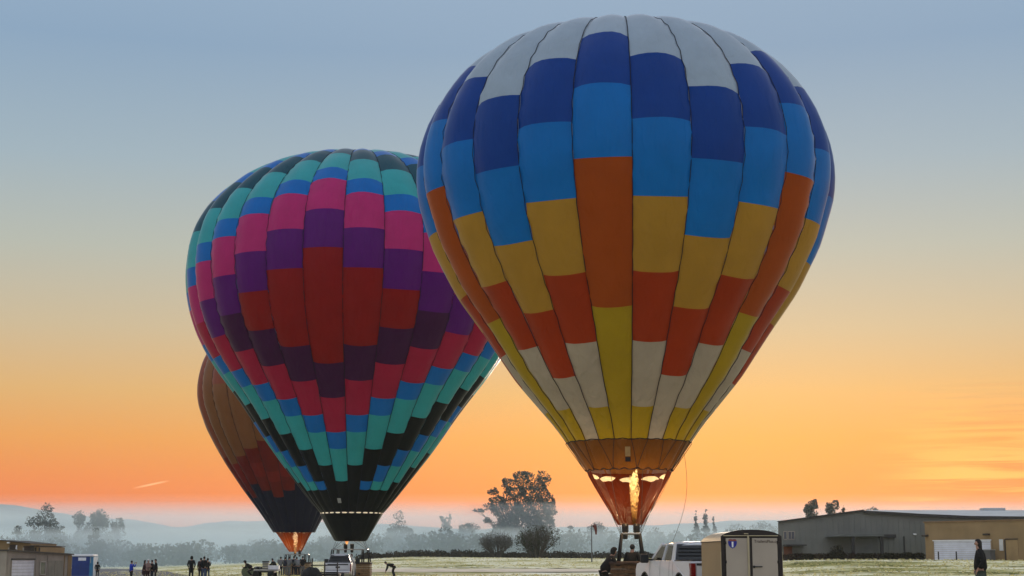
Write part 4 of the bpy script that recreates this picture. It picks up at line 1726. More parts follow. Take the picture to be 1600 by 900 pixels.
flame(E2.root, -0.22, -0.1, 2.33, 2.62, 0.10, FM2, 5)
point_lamp('flame_light', E2.local(-0.1, 0, 3.9), 170, (1.0, 0.80, 0.55), E2.root, 0.3)
vs = []
for s in (0.72, 1.1):
    for px in (-0.11, 0.11):
        r, z, nr, nz = E2.P.at(s)
        aa = px / r - rad(20) * (1.0 / 1.2) - E2.c0
        dx, dy = E2.dirv(aa)
        vs.append((E2.lean * z + (r + 0.1) * dx, (r + 0.1) * dy, z - E2.g))
me = bpy.data.meshes.new('label_patch')
me.from_pydata(vs, [], [(0, 1, 3, 2)])
link('label_patch', me, mat('patch_grey', (0.35, 0.35, 0.34), 0.8, 0.1, 3), E2.env)
for k in range(8):
    a = rad(22.5 + 45 * k)
    dx, dy = E2.dirv(a)
    b = MB()
    b.tube([(1.1 * (1 if dx > 0 else -1), 0.42 * (1 if dy > 0 else -1), 1.98), (0.94 * dx, 0.94 * dy, 2.52)], 0.012, 4)
    b.build('flying_wire', wire_m, E2.root)

# ---------------- far balloon: copper, gold and dark red
C3 = {
    'gold': fabric('cloth_old_gold', (0.27, 0.11, 0.036)),
    'copper': fabric('cloth_copper', (0.30, 0.075, 0.035)),
    'darkred': fabric('cloth_dark_red', (0.19, 0.014, 0.008)),
    'red': fabric('cloth_brick_red', (0.25, 0.018, 0.012)),
    'navy': fabric('cloth_midnight', (0.006, 0.006, 0.028), 0.15),
}
E3 = Envelope('hot_air_balloon', 'farthest hot air balloon in copper and dark red with an orange scoop', -19.551, 142.0, -0.09, PF, 24, -18, 0.27, None, 25.2)
E3.finish_cap(C3['copper'])
for g in range(24):
    m_ = g % 12
    m_ = min(m_, 12 - m_)
    top = 'gold' if m_ <= 3 else 'copper'
    c1, c2_, c3, c4 = 9.2 - (3 - abs(m_ - 3)) * 0.7, 6.2 + (m_ % 2) * 0.9, 5.2 + (m_ % 3) * 0.5, 3.6 + (m_ % 3) * 0.7
    st = [(25.2, top), (19.0, 'gold' if m_ % 2 else 'copper'), (14.5, top), (c1, 'darkred'), (c2_, 'red'), (c3, 'darkred'), (c4, 'navy')]
    for i, (s, c) in enumerate(st):
        s_lo = st[i + 1][0] if i + 1 < len(st) else 0.0
        E3.panel(g, s_lo, s, C3[c])
    E3.tape(g, 0.018)
scoop_or = fabric('scoop_orange', (0.24, 0.05, 0.004), 0.4, 0.02)
E3.cone('scoop', [(0.55, 2.02), (0.85, 2.5), (1.25, 3.2), (1.62, 3.78)], rad(58), rad(302), scoop_or, 40)
for k in range(-4, 5):
    E3.lens(rad(180 + k * 17), rad(5.5), 0.05, 1.6, 3.74, white_cloth)
bk3 = basket(E3, 1.2, 0.7, 1.1, 1.85, 0.45, pairs=True)
FM3 = flame_mat('far_flame', (1.0, 0.42, 0.12, 1), (1.0, 0.62, 0.32, 1), 0.3, 0.9, 2.0, 3.9)
flame(E3.root, -0.15, -0.2, 1.95, 3.95, 0.17, FM3, 8)
point_lamp('flame_light', E3.local(-0.1, -0.1, 3.2), 60, (1.0, 0.6, 0.3), E3.root, 0.3)
# ================================================================== VEHICLES
car_white = mat('car_white', (0.50, 0.51, 0.525), 0.25, 0.03, 1.0, 0, 1, 0.5)
plastic_black = mat('black_plastic', (0.012, 0.012, 0.013), 0.6, 0.15, 5)
rubber = mat('tyre_rubber', (0.016, 0.016, 0.016), 0.9, 0.15, 8)
alloy = mat('alloy_rim', (0.32, 0.32, 0.33), 0.3, 0.08, 4, metal=0.9)
chrome = mat('chrome', (0.6, 0.6, 0.6), 0.15, 0.03, 2, metal=1.0)
red_lens = mat('red_lens', (0.16, 0.004, 0.006), 0.2, 0.08, 3, 0, 1, 0.6)
clear_lens = mat('clear_lens', (0.65, 0.65, 0.62), 0.12, 0.04, 3, 0, 1, 0.6)
side_glass = glass_mat('side_glass', (0.95, 0.97, 0.97), 0.96)
dark_glass = glass_mat('privacy_glass', (0.05, 0.05, 0.05), 0.15, 0.25)
seat_m = mat('seat_cloth', (0.03, 0.03, 0.032), 0.9, 0.1, 5)


def bevel_mesh(b, name, off, ang=30):
    me = b.mesh(name)
    bm = bmesh.new()
    bm.from_mesh(me)
    bmesh.ops.remove_doubles(bm, verts=bm.verts, dist=1e-5)
    es = [e for e in bm.edges if len(e.link_faces) == 2 and e.calc_face_angle(0) > rad(ang)]
    bmesh.ops.bevel(bm, geom=es, offset=off, segments=2, affect='EDGES', profile=0.5, clamp_overlap=True)
    bm.to_mesh(me)
    bm.free()
    return me


def arc(cx, cz, r, a0, a1, n):
    return [(cx + r * math.cos(rad(a0 + (a1 - a0) * i / n)), cz + r * math.sin(rad(a0 + (a1 - a0) * i / n))) for i in range(n + 1)]


def wheel(t, x, y, r, w=0.25):
    b = MB()
    b.lathe([(r * 0.62, -w / 2), (r * 0.93, -w / 2), (r, -w * 0.36), (r, w * 0.36), (r * 0.93, w / 2), (r * 0.62, w / 2)], 28, (x, y, r), 'Y')
    ty = b.build('tyre', rubber, t, True)
    b = MB()
    sgn = 1 if y > 0 else -1
    b.lathe([(r * 0.63, -w * 0.3), (r * 0.63, w * 0.3)], 24, (x, y, r), 'Y')
    for k in range(6):
        a = k * math.pi / 3
        Mx = Matrix.Translation((x, y + sgn * w * 0.33, r)) @ Matrix.Rotation(a, 4, 'Y')
        b.box(-0.035, 0.035, -0.02, 0.02, 0.0, r * 0.58, M=Mx)
    b.lathe([(r * 0.15, -0.03), (r * 0.15, 0.03)], 12, (x, y + sgn * w * 0.35, r), 'Y')
    b.build('rim', alloy, ty)
    return ty


def pickup(label, loc, rz, L=5.5, Wd=1.96, roof=1.92, rail=1.30, hood=1.27, sill=0.42, R=0.42, xr=1.08, xf=4.52, cab0=1.72, full=True, group='white pickup trucks'):
    t = root('pickup_truck', loc, rz, label, 'pickup truck', group)
    hw = Wd / 2
    belt = rail + 0.02
    # body side profile with wheel arches
    prof = [(0.0, sill + 0.15)]
    prof += [(xr - R - 0.09, sill)] + arc(xr, R + 0.02, R + 0.09, 180, 0, 10) + [(xf - R - 0.09, sill)] + arc(xf, R + 0.02, R + 0.09, 180, 0, 10)
    prof += [(L - 0.12, sill), (L, sill + 0.12), (L, hood - 0.24), (L - 0.10, hood - 0.05), (L - 0.5, hood), (cab0 + 2.3, hood + 0.05), (cab0 + 2.05, belt), (cab0, belt), (cab0 - 0.03, rail), (0.02, rail), (-0.0, rail - 0.06)]
    b = MB()
    b.prism(prof, -hw, hw)
    # slight tumblehome of the flanks
    me = bevel_mesh(b, 'body', 0.035, 35)
    for v in me.vertices:
        z = v.co.z
        v.co.y *= 1 - 0.055 * max(0, (z - 0.95)) / 0.4 * (0.6) - 0.03 * max(0, 0.75 - z)
    body = link('body', me, car_white, t)
    # open load bed: dark well
    b = MB()
    b.box(0.08, cab0 - 0.1, -hw + 0.16, hw - 0.16, rail + 0.004, rail + 0.02)
    b.build('bed_cover', plastic_black, t)
    b = MB()
    for sy in (-1, 1):
        b.box(0.02, cab0 - 0.05, sy * (hw - 0.11) - 0.05, sy * (hw - 0.11) + 0.05, rail + 0.004, rail + 0.03, bev=0.008)
    b.build('bed_rail', plastic_black, t)
    # cab: pillars, roof, glass
    b0, b1, t0, t1 = cab0 + 0.02, cab0 + 2.42, cab0 + 0.28, cab0 + 1.62
    yb, yt = hw - 0.10, hw - 0.25
    P = lambda x, sy, z: Vector((x, sy, z))
    pil = MB()

    def bar(p, q, w, d):
        dirv = (q - p)
        Mx = Matrix.Translation(p) @ dirv.to_track_quat('Z', 'Y').to_matrix().to_4x4()
        pil.box(-w, w, -d, d, -0.02, dirv.length + 0.01, M=Mx)

    for sy in (-1, 1):
        # C pillar is a broad panel
        xs0, xs1 = b0, b0 + 0.34
        pil.add([(xs0, sy * yb, belt - 0.02), (xs1, sy * yb, belt - 0.02), (t0 + 0.22, sy * yt, roof - 0.05), (t0, sy * yt, roof - 0.05), (xs0, sy * (yb - 0.07), belt - 0.02), (xs1, sy * (yb - 0.07), belt - 0.02), (t0 + 0.22, sy * (yt - 0.07), roof - 0.05), (t0, sy * (yt - 0.07), roof - 0.05)],
                [(0, 1, 2, 3), (4, 7, 6, 5), (0, 3, 7, 4), (1, 5, 6, 2), (0, 4, 5, 1), (3, 2, 6, 7)])
        bar(P(b1 - 0.02, sy * (yb - 0.03), belt - 0.02), P(t1 + 0.02, sy * (yt - 0.03), roof - 0.05), 0.045, 0.04)
        bar(P(b0 + 1.22, sy * (yb - 0.035), belt - 0.02), P(t0 + 0.86, sy * (yt - 0.035), roof - 0.05), 0.03, 0.05)
    pil.build('pillar', car_white, body)
    rf = MB()
    n = 8
    vs = []
    for (x, dz, dy) in ((t0 - 0.06, -0.075, 0.02), (t0 + 0.02, 0.0, 0.0), ((t0 + t1) / 2, 0.025, 0.0), (t1 - 0.05, 0.0, 0.0), (t1 + 0.10, -0.075, 0.02)):
        for k in range(n + 1):
            y = -yt - 0.005 + 2 * (yt + 0.005) * k / n
            crown = 0.035 * (1 - (2 * k / n - 1) ** 2) - 0.05 * abs(2 * k / n - 1) ** 6
            vs.append((x, y, roof - 0.04 + dz + crown))
    m = len(vs)
    vs2 = [(x, y, z - 0.05) for x, y, z in vs]
    fs = []
    for i in range(4):
        for k in range(n):
            q = i * (n + 1) + k
            fs.append((q, q + 1, q + n + 2, q + n + 1))
            fs.append((m + q, m + q + n + 1, m + q + n + 2, m + q + 1))
    edge = [k for k in range(n + 1)] + [(i + 1) * (n + 1) + n for i in range(4)] + [4 * (n + 1) + k for k in range(n - 1, -1, -1)] + [i * (n + 1) for i in range(3, 0, -1)]
    for a_, b_ in zip(edge, edge[1:] + edge[:1]):
        fs.append((a_, m + a_, m + b_, b_))
    rf.add(vs + vs2, fs)
    rf.build('roof', car_white, body, True)

    def quad(name, pts, m_, parent=t):
        n_ = (Vector(pts[1]) - Vector(pts[0])).cross(Vector(pts[2]) - Vector(pts[0])).normalized() * 0.012
        bq = MB()
        bq.add(list(pts) + [tuple(Vector(p) - n_) for p in pts], [(0, 1, 2, 3), (7, 6, 5, 4), (0, 4, 5, 1), (1, 5, 6, 2), (2, 6, 7, 3), (3, 7, 4, 0)])
        return bq.build(name, m_, parent)

    zt = roof - 0.085
    f = (zt - belt) / (roof - 0.05 - belt)
    yq = yb + (yt - yb) * f
    for sy in (-1, 1):
        quad('rear_side_window', [(b0 + 0.37, sy * (yb - 0.02), belt + 0.015), (b0 + 1.17, sy * (yb - 0.02), belt + 0.015), (t0 + 0.83, sy * (yq - 0.02), zt), (t0 + 0.25, sy * (yq - 0.02), zt)], side_glass)
        quad('front_side_window', [(b0 + 1.27, sy * (yb - 0.02), belt + 0.015), (b1 - 0.12, sy * (yb - 0.02), belt + 0.015), (t1 - 0.05, sy * (yq - 0.02), zt), (t0 + 0.90, sy * (yq - 0.02), zt)], side_glass)
        for xh in (b0 + 0.55, b0 + 1.55):
            hb_ = MB()
            hb_.box(xh, xh + 0.2, sy * (hw - 0.035) - 0.02, sy * (hw - 0.035) + 0.02, belt - 0.2, belt - 0.155, bev=0.01)
            hb_.build('door_handle', car_white, t)
        mb = MB()
        mb.box(b1 - 0.20, b1 - 0.02, sy * (hw + 0.16) - 0.14, sy * (hw + 0.16) + 0.14, belt - 0.08, belt + 0.22, bev=0.05)
        mb.box(b1 - 0.16, b1 - 0.08, sy * (hw - 0.03) - 0.09, sy * (hw - 0.03) + 0.09, belt + 0.0, belt + 0.06)
        mb.build('side_mirror', plastic_black, t)
        tl = MB()
        tl.prism([(-0.03, rail - 0.06), (0.16, rail - 0.06), (0.10, rail - 0.26), (0.12, rail - 0.50), (-0.03, rail - 0.50)], sy * (hw - (0.16 if full else 0.07)), sy * (hw - 0.005))
        tl.build('tail_light', red_lens, t)
        hl = MB()
        hl.box(L - 0.22, L + 0.01, sy * (hw - 0.22) - 0.16, sy * (hw - 0.22) + 0.16, hood - 0.36, hood - 0.18, bev=0.02)
        hl.build('headlight', clear_lens, t)
        for xx, nm_ in ((b0 + 0.30, 'door_seam'), (b0 + 1.2, 'door_seam'), (b1 - 0.15, 'door_seam'), (cab0 - 0.02, 'bed_seam')):
            se = MB()
            zb = rail if nm_ == 'bed_seam' else belt
            for z0_, z1_ in ((sill + 0.2, 0.95), (0.95, zb - 0.02)):
                w0 = hw * (1 - 0.055 * max(0, z0_ - 0.95) / 0.4 * 0.6 - 0.03 * max(0, 0.75 - z0_)) + 0.003
                w1 = hw * (1 - 0.055 * max(0, z1_ - 0.95) / 0.4 * 0.6) + 0.003
                se.add([(xx - 0.008, sy * w0, z0_), (xx + 0.008, sy * w0, z0_), (xx + 0.008, sy * w1, z1_), (xx - 0.008, sy * w1, z1_)], [(0, 1, 2, 3)])
            se.build(nm_, plastic_black, t)
    quad('rear_window', [(b0 - 0.005, -(yb - 0.03), belt + 0.02), (b0 - 0.005, (yb - 0.03), belt + 0.02), (t0 - 0.03, (yq - 0.03), zt + 0.01), (t0 - 0.03, -(yq - 0.03), zt + 0.01)], dark_glass)
    for k in range(3):
        u = 0.28 + 0.22 * k
        xx = b0 + (t0 - 0.03 - b0) * u - 0.03
        zz = belt + 0.02 + (zt - belt) * u
        ww = (yb + (yq - yb) * u) - 0.10
        lb = MB()
        lb.box(xx - 0.02, xx, -ww, ww, zz - 0.012, zz + 0.012)
        lb.build('window_louver', plastic_black, t)
    quad('windscreen', [(b1 + 0.04, -(yb - 0.06), belt + 0.0), (b1 + 0.04, (yb - 0.06), belt + 0.0), (t1 + 0.10, (yt - 0.06), zt), (t1 + 0.10, -(yt - 0.06), zt)], side_glass)
    if full:
        for sy in (-0.42, 0.42):
            for xs in (b0 + 0.45, b0 + 1.35):
                s_ = MB()
                s_.box(xs, xs + 0.16, sy - 0.24, sy + 0.24, 0.9, belt + 0.02, bev=0.05)
                s_.box(xs + 0.02, xs + 0.12, sy - 0.11, sy + 0.11, belt + 0.05, belt + 0.2, bev=0.04)
                s_.build('seat', seat_m, t)
    tg = MB()
    tg.box(-0.035, -0.004, -hw + 0.19, hw - 0.19, 0.72, rail - 0.02, bev=0.012)
    gate = tg.build('tailgate', car_white, t)
    tb_ = MB()
    tb_.box(-0.045, -0.036, -hw + 0.19, hw - 0.19, rail - 0.13, rail - 0.06)
    tb_.build('tailgate_trim', plastic_black, gate)
    th = MB()
    th.box(-0.058, -0.037, -0.13, 0.13, rail - 0.3, rail - 0.2, bev=0.008)
    th.build('handle', plastic_black, gate)
    for x0_, nm_ in ((-0.16, 'rear_bumper'), (L - 0.02, 'front_bumper')):
        bp_ = MB()
        bp_.box(x0_, x0_ + 0.18, -hw + 0.05, hw - 0.05, 0.45, 0.66, bev=0.04)
        bp_.build(nm_, chrome, t)
    gr = MB()
    gr.box(L - 0.0, L + 0.02, -hw + 0.42, hw - 0.42, 0.7, hood - 0.14, bev=0.008)
    gr.build('grille', plastic_black, t)
    for x in (xr, xf):
        for y in (-hw + 0.14, hw - 0.14):
            wheel(t, x, y, R)
    for x in (xr, xf):
        for sy in (-1, 1):
            a_ = MB()
            pts_o = arc(x, R + 0.02, R + 0.10, 180, 0, 12)
            pts_i = arc(x, R + 0.02, R + 0.05, 0, 180, 12)
            a_.prism(pts_o + pts_i, sy * (hw + 0.004), sy * (hw - 0.10))
            a_.build('wheel_arch', plastic_black, t)
    return t


rz1 = math.atan2(5.2, -1.25)
p_loc = (6.49, 48.66)
pickup('large white crew cab pickup parked between the lit basket and the enclosed trailer', (p_loc[0], p_loc[1], gz(*p_loc) + 0.02), rz1)

p2 = (X(528, 94), 94.0)
pickup('small white pickup seen from behind, parked left of the wide basket', (p2[0], p2[1], gz(*p2) + 0.02), rad(92), L=4.5, Wd=1.62, roof=1.67, rail=1.13, hood=1.08, sill=0.36, R=0.33, xr=0.95, xf=3.7, cab0=1.15, full=False)

# ---- enclosed cargo trailer
tr_tan = mat('trailer_side_tan', (0.26, 0.18, 0.095), 0.55, 0.06, 0.8, 0.05, 6)
tr_door = mat('trailer_door', (0.33, 0.285, 0.235), 0.5, 0.06, 0.8, 0.05, 6)
tr_frame = mat('trailer_black_frame', (0.014, 0.009, 0.008), 0.5, 0.15, 3)
tr_roof = mat('trailer_roof', (0.42, 0.36, 0.27), 0.5, 0.06, 1.0)
tr_bar = mat('trailer_bar', (0.36, 0.31, 0.20), 0.4, 0.06, 2.0, metal=0.2)
TD_ = 44.0
tl_ = root('cargo_trailer', (X(1175, TD_), TD_, gz(X(1175, TD_), TD_)), rad(3.8), 'tan enclosed cargo trailer with double rear doors, parked in front of the hangar', 'trailer')
GL = gz(X(1175, TD_), TD_)
lx = lambda px: (px - 1175) * TD_ / 2437.0
lz = lambda py: Z(py, TD_) - GL
hwid = lx(1222) - 0.01
zb_ = 0.42
zside = lz(836)
zroof = lz(828.5)
LEN = 3.15


def arch(w, zs, zt, n=14):
    pts = []
    for k in range(n + 1):
        a = math.pi * k / n
        u = math.cos(a)
        pts.append((w * u, zs + (zt - zs) * (1 - abs(u) ** 2.6) ** 0.75))
    return pts


b = MB()
b.prism([(-hwid, zb_), (-hwid, zside - 0.16), (-hwid + 0.008, zside - 0.16), (-hwid + 0.008, zb_)], 0.06, LEN)
b.build('left_side_wall', tr_tan, tl_)
b = MB()
b.prism([(hwid, zb_), (hwid, zside - 0.16), (hwid - 0.008, zside - 0.16), (hwid - 0.008, zb_)], 0.06, LEN)
b.build('right_side_wall', tr_tan, tl_)
b = MB()
ar = arch(hwid + 0.015, zside - 0.16, zroof)
b.prism(ar, 0.07, LEN + 0.02)
b.build('roof', tr_roof, tl_, False)
b = MB()
b.box(-hwid + 0.01, hwid - 0.01, 0.07, LEN - 0.01, zb_ - 0.1, zb_ + 0.02)
b.build('floor_frame', tr_frame, tl_)
b = MB()
b.prism([(-hwid + 0.01, zb_), (-hwid + 0.01, zside - 0.17), (hwid - 0.01, zside - 0.17), (hwid - 0.01, zb_)], LEN - 0.06, LEN)
b.build('front_wall', tr_tan, tl_)
b = MB()
for sx in (-1, 1):
    b.box(sx * hwid - 0.018, sx * hwid + 0.018, 0.065, LEN, zside - 0.185, zside - 0.165)
b.build('roof_trim', tr_frame, tl_)
# rear frame: posts and an arched header
b = MB()
b.prism(arch(hwid + 0.03, lz(838.5), zroof + 0.02) + [(-hwid - 0.02, lz(840.5)), (hwid + 0.02, lz(840.5))], 0.0, 0.066)
hdr = b.build('header', tr_frame, tl_)
for sx in (-1, 1):
    b = MB()
    b.box(min(sx * (hwid + 0.03), sx * (hwid - 0.085)), max(sx * (hwid + 0.03), sx * (hwid - 0.085)), 0.003, 0.07, zb_ - 0.1, lz(838.5) + 0.02, bev=0.01)
    b.build('corner_post', tr_frame, tl_)
    b = MB()
    b.box(min(sx * (hwid + 0.034), sx * (hwid + 0.046)), max(sx * (hwid + 0.034), sx * (hwid + 0.046)), 0.01, 0.06, zb_, lz(862), bev=0.004)
    b.build('edge_moulding', tr_bar, tl_)
boxpart('drip_rail', tr_bar, tl_, lx(1130), lx(1217), -0.035, -0.003, lz(837.7), lz(836.3), bev=0.008)
boxpart('marker_lamp', tr_bar, tl_, lx(1163), lx(1170), -0.03, -0.003, lz(834.6), lz(833.2), bev=0.006)
dl = boxpart('left_door', tr_door, tl_, lx(1134), lx(1171.5), -0.028, -0.002, zb_, lz(840.8), bev=0.006)
dr = boxpart('right_door', tr_door, tl_, lx(1175.5), lx(1215.5), -0.028, -0.002, zb_, lz(840.8), bev=0.006)
boxpart('door_gap_seal', tr_frame, tl_, lx(1171.8), lx(1175.2), -0.02, -0.002, zb_, lz(839))
boxpart('cam_bar', tr_bar, tl_, lx(1167.8), lx(1170.6), -0.055, -0.030, zb_, lz(836.0), bev=0.008)
b = MB()
b.box(lx(1176), lx(1190.5), -0.075, -0.045, lz(886.2), lz(884.6), bev=0.008)
b.box(lx(1175.8), lx(1179), -0.05, -0.0285, lz(887.5), lz(883.8), bev=0.006)
b.build('latch_handle', plastic_black, dr)
for py in (848, 878):
    for px in (1133.0, 1216.2):
        bb = MB()
        bb.box(lx(px) - 0.03, lx(px) + 0.03, -0.045, -0.0285, lz(py) - 0.04, lz(py) + 0.04, bev=0.008)
        bb.build('door_hinge', tr_frame, dl if px < 1170 else dr)
# shield badge: blue field, red band on top, white figure
sx_, sz_ = lx(1144.4), lz(849.6)
w_, h_ = 0.125, 0.135


def shield(w, h):
    return [(0, -h), (0.45 * w, -0.80 * h), (0.85 * w, -0.35 * h), (w, 0.15 * h), (0.97 * w, 0.55 * h), (0.80 * w, 0.90 * h), (0.4 * w, 0.98 * h), (0, 0.88 * h), (-0.4 * w, 0.98 * h), (-0.80 * w, 0.90 * h), (-0.97 * w, 0.55 * h), (-w, 0.15 * h), (-0.85 * w, -0.35 * h), (-0.45 * w, -0.80 * h)]


Ms = Matrix.Translation((sx_, 0, sz_))
b = MB()
b.prism(shield(w_, h_), -0.034, -0.0285, M=Ms)
bd = b.build('badge', mat('badge_blue', (0.012, 0.02, 0.22), 0.4, 0.05, 5), dl)
b = MB()
b.prism([(-0.95 * w_, 0.56 * h_), (0.95 * w_, 0.56 * h_), (0.79 * w_, 0.87 * h_), (0.4 * w_, 0.94 * h_), (0, 0.85 * h_), (-0.4 * w_, 0.94 * h_), (-0.79 * w_, 0.87 * h_)], -0.038, -0.0345, M=Ms)
b.build('badge_band', mat('badge_red', (0.22, 0.06, 0.03), 0.5, 0.05, 5), dl)
b = MB()
b.prism([(-0.16 * w_, -0.72 * h_), (0.16 * w_, -0.72 * h_), (0.20 * w_, 0.42 * h_), (-0.20 * w_, 0.42 * h_)], -0.040, -0.0345, M=Ms)
b.build('badge_figure', white_paint, dl)
text_part('lettering', 'TrailersPlus.com', 0.118, mat('lettering_brown', (0.035, 0.018, 0.010), 0.6, 0.05, 5), dr, (lx(1200.5), -0.032, lz(846.0)), (rad(90), 0, 0), 0.002)
for sx in (-1, 1):
    b = MB()
    b.box(min(sx * (hwid + 0.01), sx * (hwid + 0.26)), max(sx * (hwid + 0.01), sx * (hwid + 0.26)), 1.1, 2.0, 0.70, 0.76, bev=0.02)
    b.build('fender', tr_frame, tl_)
    wheel(tl_, 1.55, sx * (hwid + 0.13), 0.33, 0.2) if False else None
    ww = MB()
    ww.lathe([(0.2, -0.1), (0.31, -0.1), (0.33, -0.06), (0.33, 0.06), (0.31, 0.1), (0.2, 0.1)], 24, (sx * (hwid + 0.13), 1.55, 0.33), 'X')
    ty = ww.build('tyre', rubber, tl_, True)
    ww = MB()
    ww.lathe([(0.2, -0.07), (0.2, 0.07)], 16, (sx * (hwid + 0.13), 1.55, 0.33), 'X')
    ww.build('rim', alloy, ty)
    tlb = MB()
    tlb.box(sx * (hwid - 0.02) - 0.05, sx * (hwid - 0.02) + 0.05, -0.02, 0.001, 0.5, 0.62, bev=0.01)
    tlb.build('tail_light', red_lens, tl_)
b = MB()
b.tube([(-0.5, LEN, 0.45), (0, LEN + 1.0, 0.45), (0.5, LEN, 0.45)], 0.05, 6)
b.tube([(0, LEN + 0.95, 0.45), (0, LEN + 0.95, -0.0)], 0.035, 6)
b.build('drawbar', tr_frame, tl_)

# ---- open black utility trailer with tall stakes, behind the small pickup
UD = 89.0
ux = X(507, UD)
GU = gz(ux, UD)
ut = root('utility_trailer', (ux, UD, GU), rad(2), 'open black utility trailer with upright stakes behind the small white pickup', 'trailer')
zz = lambda py: Z(py, UD) - GU
xx = lambda px: X(px, UD) - ux
b = MB()
b.box(xx(484), xx(529), 0, 2.6, 0.45, 0.55)
b.build('deck', plastic_black, ut)
for px, top in ((488, 872.5), (507.6, 878), (527.5, 877.5)):
    bb = MB()
    bb.box(xx(px) - 0.035, xx(px) + 0.035, -0.035, 0.035, 0.4, zz(top))
    bb.build('stake', plastic_black, ut)
for py in (883.2, 894.5):
    bb = MB()
    bb.box(xx(486), xx(529), -0.06, -0.036, zz(py) - 0.03, zz(py) + 0.03)
    bb.build('rail', plastic_black, ut)
for sx in (-1, 1):
    ww = MB()
    ww.lathe([(0.18, -0.09), (0.28, -0.09), (0.30, -0.05), (0.30, 0.05), (0.28, 0.09), (0.18, 0.09)], 20, (sx * 0.95, 1.3, 0.30), 'X')
    ww.build('tyre', rubber, ut, True)

# ---- big black envelope bag
BD_ = 87.0
bxw = X(487, BD_)
bag = root('envelope_bag', (bxw, BD_, gz(bxw, BD_)), 0, 'round topped black storage bag on the ground left of the small white pickup', 'bag')
bm = bmesh.new()
bmesh.ops.create_icosphere(bm, subdivisions=4, radius=1.0)
for v in bm.verts:
    c = v.co.copy()
    n_ = 0.10 * mnoise.noise(c * 2.2) + 0.04 * mnoise.noise(c * 6)
    v.co = Vector((c.x * 0.60 * (1 + n_), c.y * 0.55 * (1 + n_), max(-0.02, (0.40 + c.z * 0.54 * (1 + n_)))))
me = bpy.data.meshes.new('sack')
bm.to_mesh(me)
bm.free()
link('sack', me, mat('bag_black', (0.010, 0.009, 0.009), 0.75, 0.2, 4, 0.4, 12), bag, True)
b = MB()
b.tube([(-0.12, -0.3, 0.78), (0, -0.36, 0.95), (0.12, -0.3, 0.78)], 0.02, 6)
b.build('strap', mat('bag_strap', (0.05, 0.045, 0.04), 0.8, 0.1, 4), bag)

# ---- inflation fan, flat trailer and its load (left of the far basket)
FD = 122.0
fx = X(387, FD)
fan = root('inflation_fan', (fx, FD, gz(fx, FD)), 0, 'round caged inflation fan on the grass at the left end of the flat trailer', 'fan')
zc = 0.52
b = MB()
for r_ in (0.12, 0.26, 0.38):
    n = 22
    b.tube([(r_ * math.cos(2 * math.pi * k / n), -0.14, zc + r_ * math.sin(2 * math.pi * k / n)) for k in range(n + 1)], 0.014, 4, cap=False)
for k in range(10):
    a = 2 * math.pi * k / 10
    b.tube([(0.1 * math.cos(a), -0.14, zc + 0.1 * math.sin(a)), (0.38 * math.cos(a), -0.14, zc + 0.38 * math.sin(a))], 0.008, 4)
b.build('cage', steel, fan)
b = MB()
n = 24
b.lathe([(0.41, -0.15), (0.44, -0.15), (0.44, 0.15), (0.41, 0.15)], n, (0, 0, zc), 'Y')
b.build('shroud', mat('fan_green', (0.09, 0.11, 0.05), 0.6, 0.1, 4), fan)
for k in range(4):
    a = k * math.pi / 2 + 0.4
    bl = MB()
    Mx = Matrix.Translation((0, 0, zc)) @ Matrix.Rotation(a, 4, 'Y') @ Matrix.Rotation(rad(25), 4, 'Z')
    bl.box(-0.06, 0.06, -0.01, 0.01, 0.05, 0.36, M=Mx)
    bl.build('blade', plastic_black, fan)
b = MB()
b.tube([(-0.35, 0.1, 0.02), (-0.25, 0, 0.2), (0, 0, 0.1), (0.25, 0, 0.2), (0.35, 0.1, 0.02)], 0.025, 6)
b.box(-0.15, 0.15, 0.1, 0.4, 0.12, 0.45, bev=0.03)
b.build('stand', plastic_black, fan)

FT = 124.0
tx0 = X(415, FT)
GF = gz(tx0, FT)
ft = root('flat_trailer', (tx0, FT, GF), 0, 'low flat trailer on small wheels left of the crowd at the far basket', 'trailer')
fxx = lambda px: X(px, FT) - tx0
fzz = lambda py: Z(py, FT) - GF
b = MB()
b.box(fxx(394), fxx(437), -0.8, 0.8, fzz(892), fzz(889.8), bev=0.02)
b.build('deck', mat('deck_grey', (0.28, 0.27, 0.26), 0.7, 0.15, 2), ft)
b = MB()
b.box(fxx(396), fxx(430), -0.7, 0.7, fzz(894.5), fzz(892.3))
b.build('chassis', plastic_black, ft)
for px in (402, 426):
    for y in (-0.75, 0.75):
        ww = MB()
        ww.lathe([(0.15, -0.09), (0.27, -0.09), (0.28, 0.0), (0.27, 0.09), (0.15, 0.09)], 18, (fxx(px), y, 0.28), 'Y')
        ww.build('tyre', rubber, ft, True)
ld = root('dark_bedroll', (X(404, FT), FT, GF + fzz(889.6)), 0, 'dark rolled tarpaulin lying on the flat trailer', 'tarpaulin')
b = MB()
b.tube([(-0.32, 0, 0.10), (-0.1, 0.0, 0.12), (0.12, 0, 0.11), (0.32, 0, 0.10)], [0.08, 0.11, 0.115, 0.08], 10)
b.build('roll', plastic_black, ld, True)
for x in (-0.18, 0.15):
    b = MB()
    b.lathe([(0.118, -0.02), (0.125, 0), (0.118, 0.02)], 14, (x, 0, 0.115), 'X')
    b.build('strap', steel, ld)
cr = root('equipment_box', (X(415.5, FT), FT, GF + fzz(889.6)), 0, 'grey equipment box with dark lid standing on the flat trailer', 'box')
bw, bh = 0.23, fzz(878.5) - fzz(889.6)
for k in range(4):
    boxpart('side_board', mat('box_grey', (0.16, 0.15, 0.14), 0.7, 0.15, 3), cr, -bw, bw, -0.25, 0.25, 0.01 + k * bh / 4, (k + 1) * bh / 4 - 0.015, bev=0.01)
boxpart('lid', plastic_black, cr, -bw - 0.02, bw + 0.08, -0.27, 0.27, bh, bh + 0.10, bev=0.02)
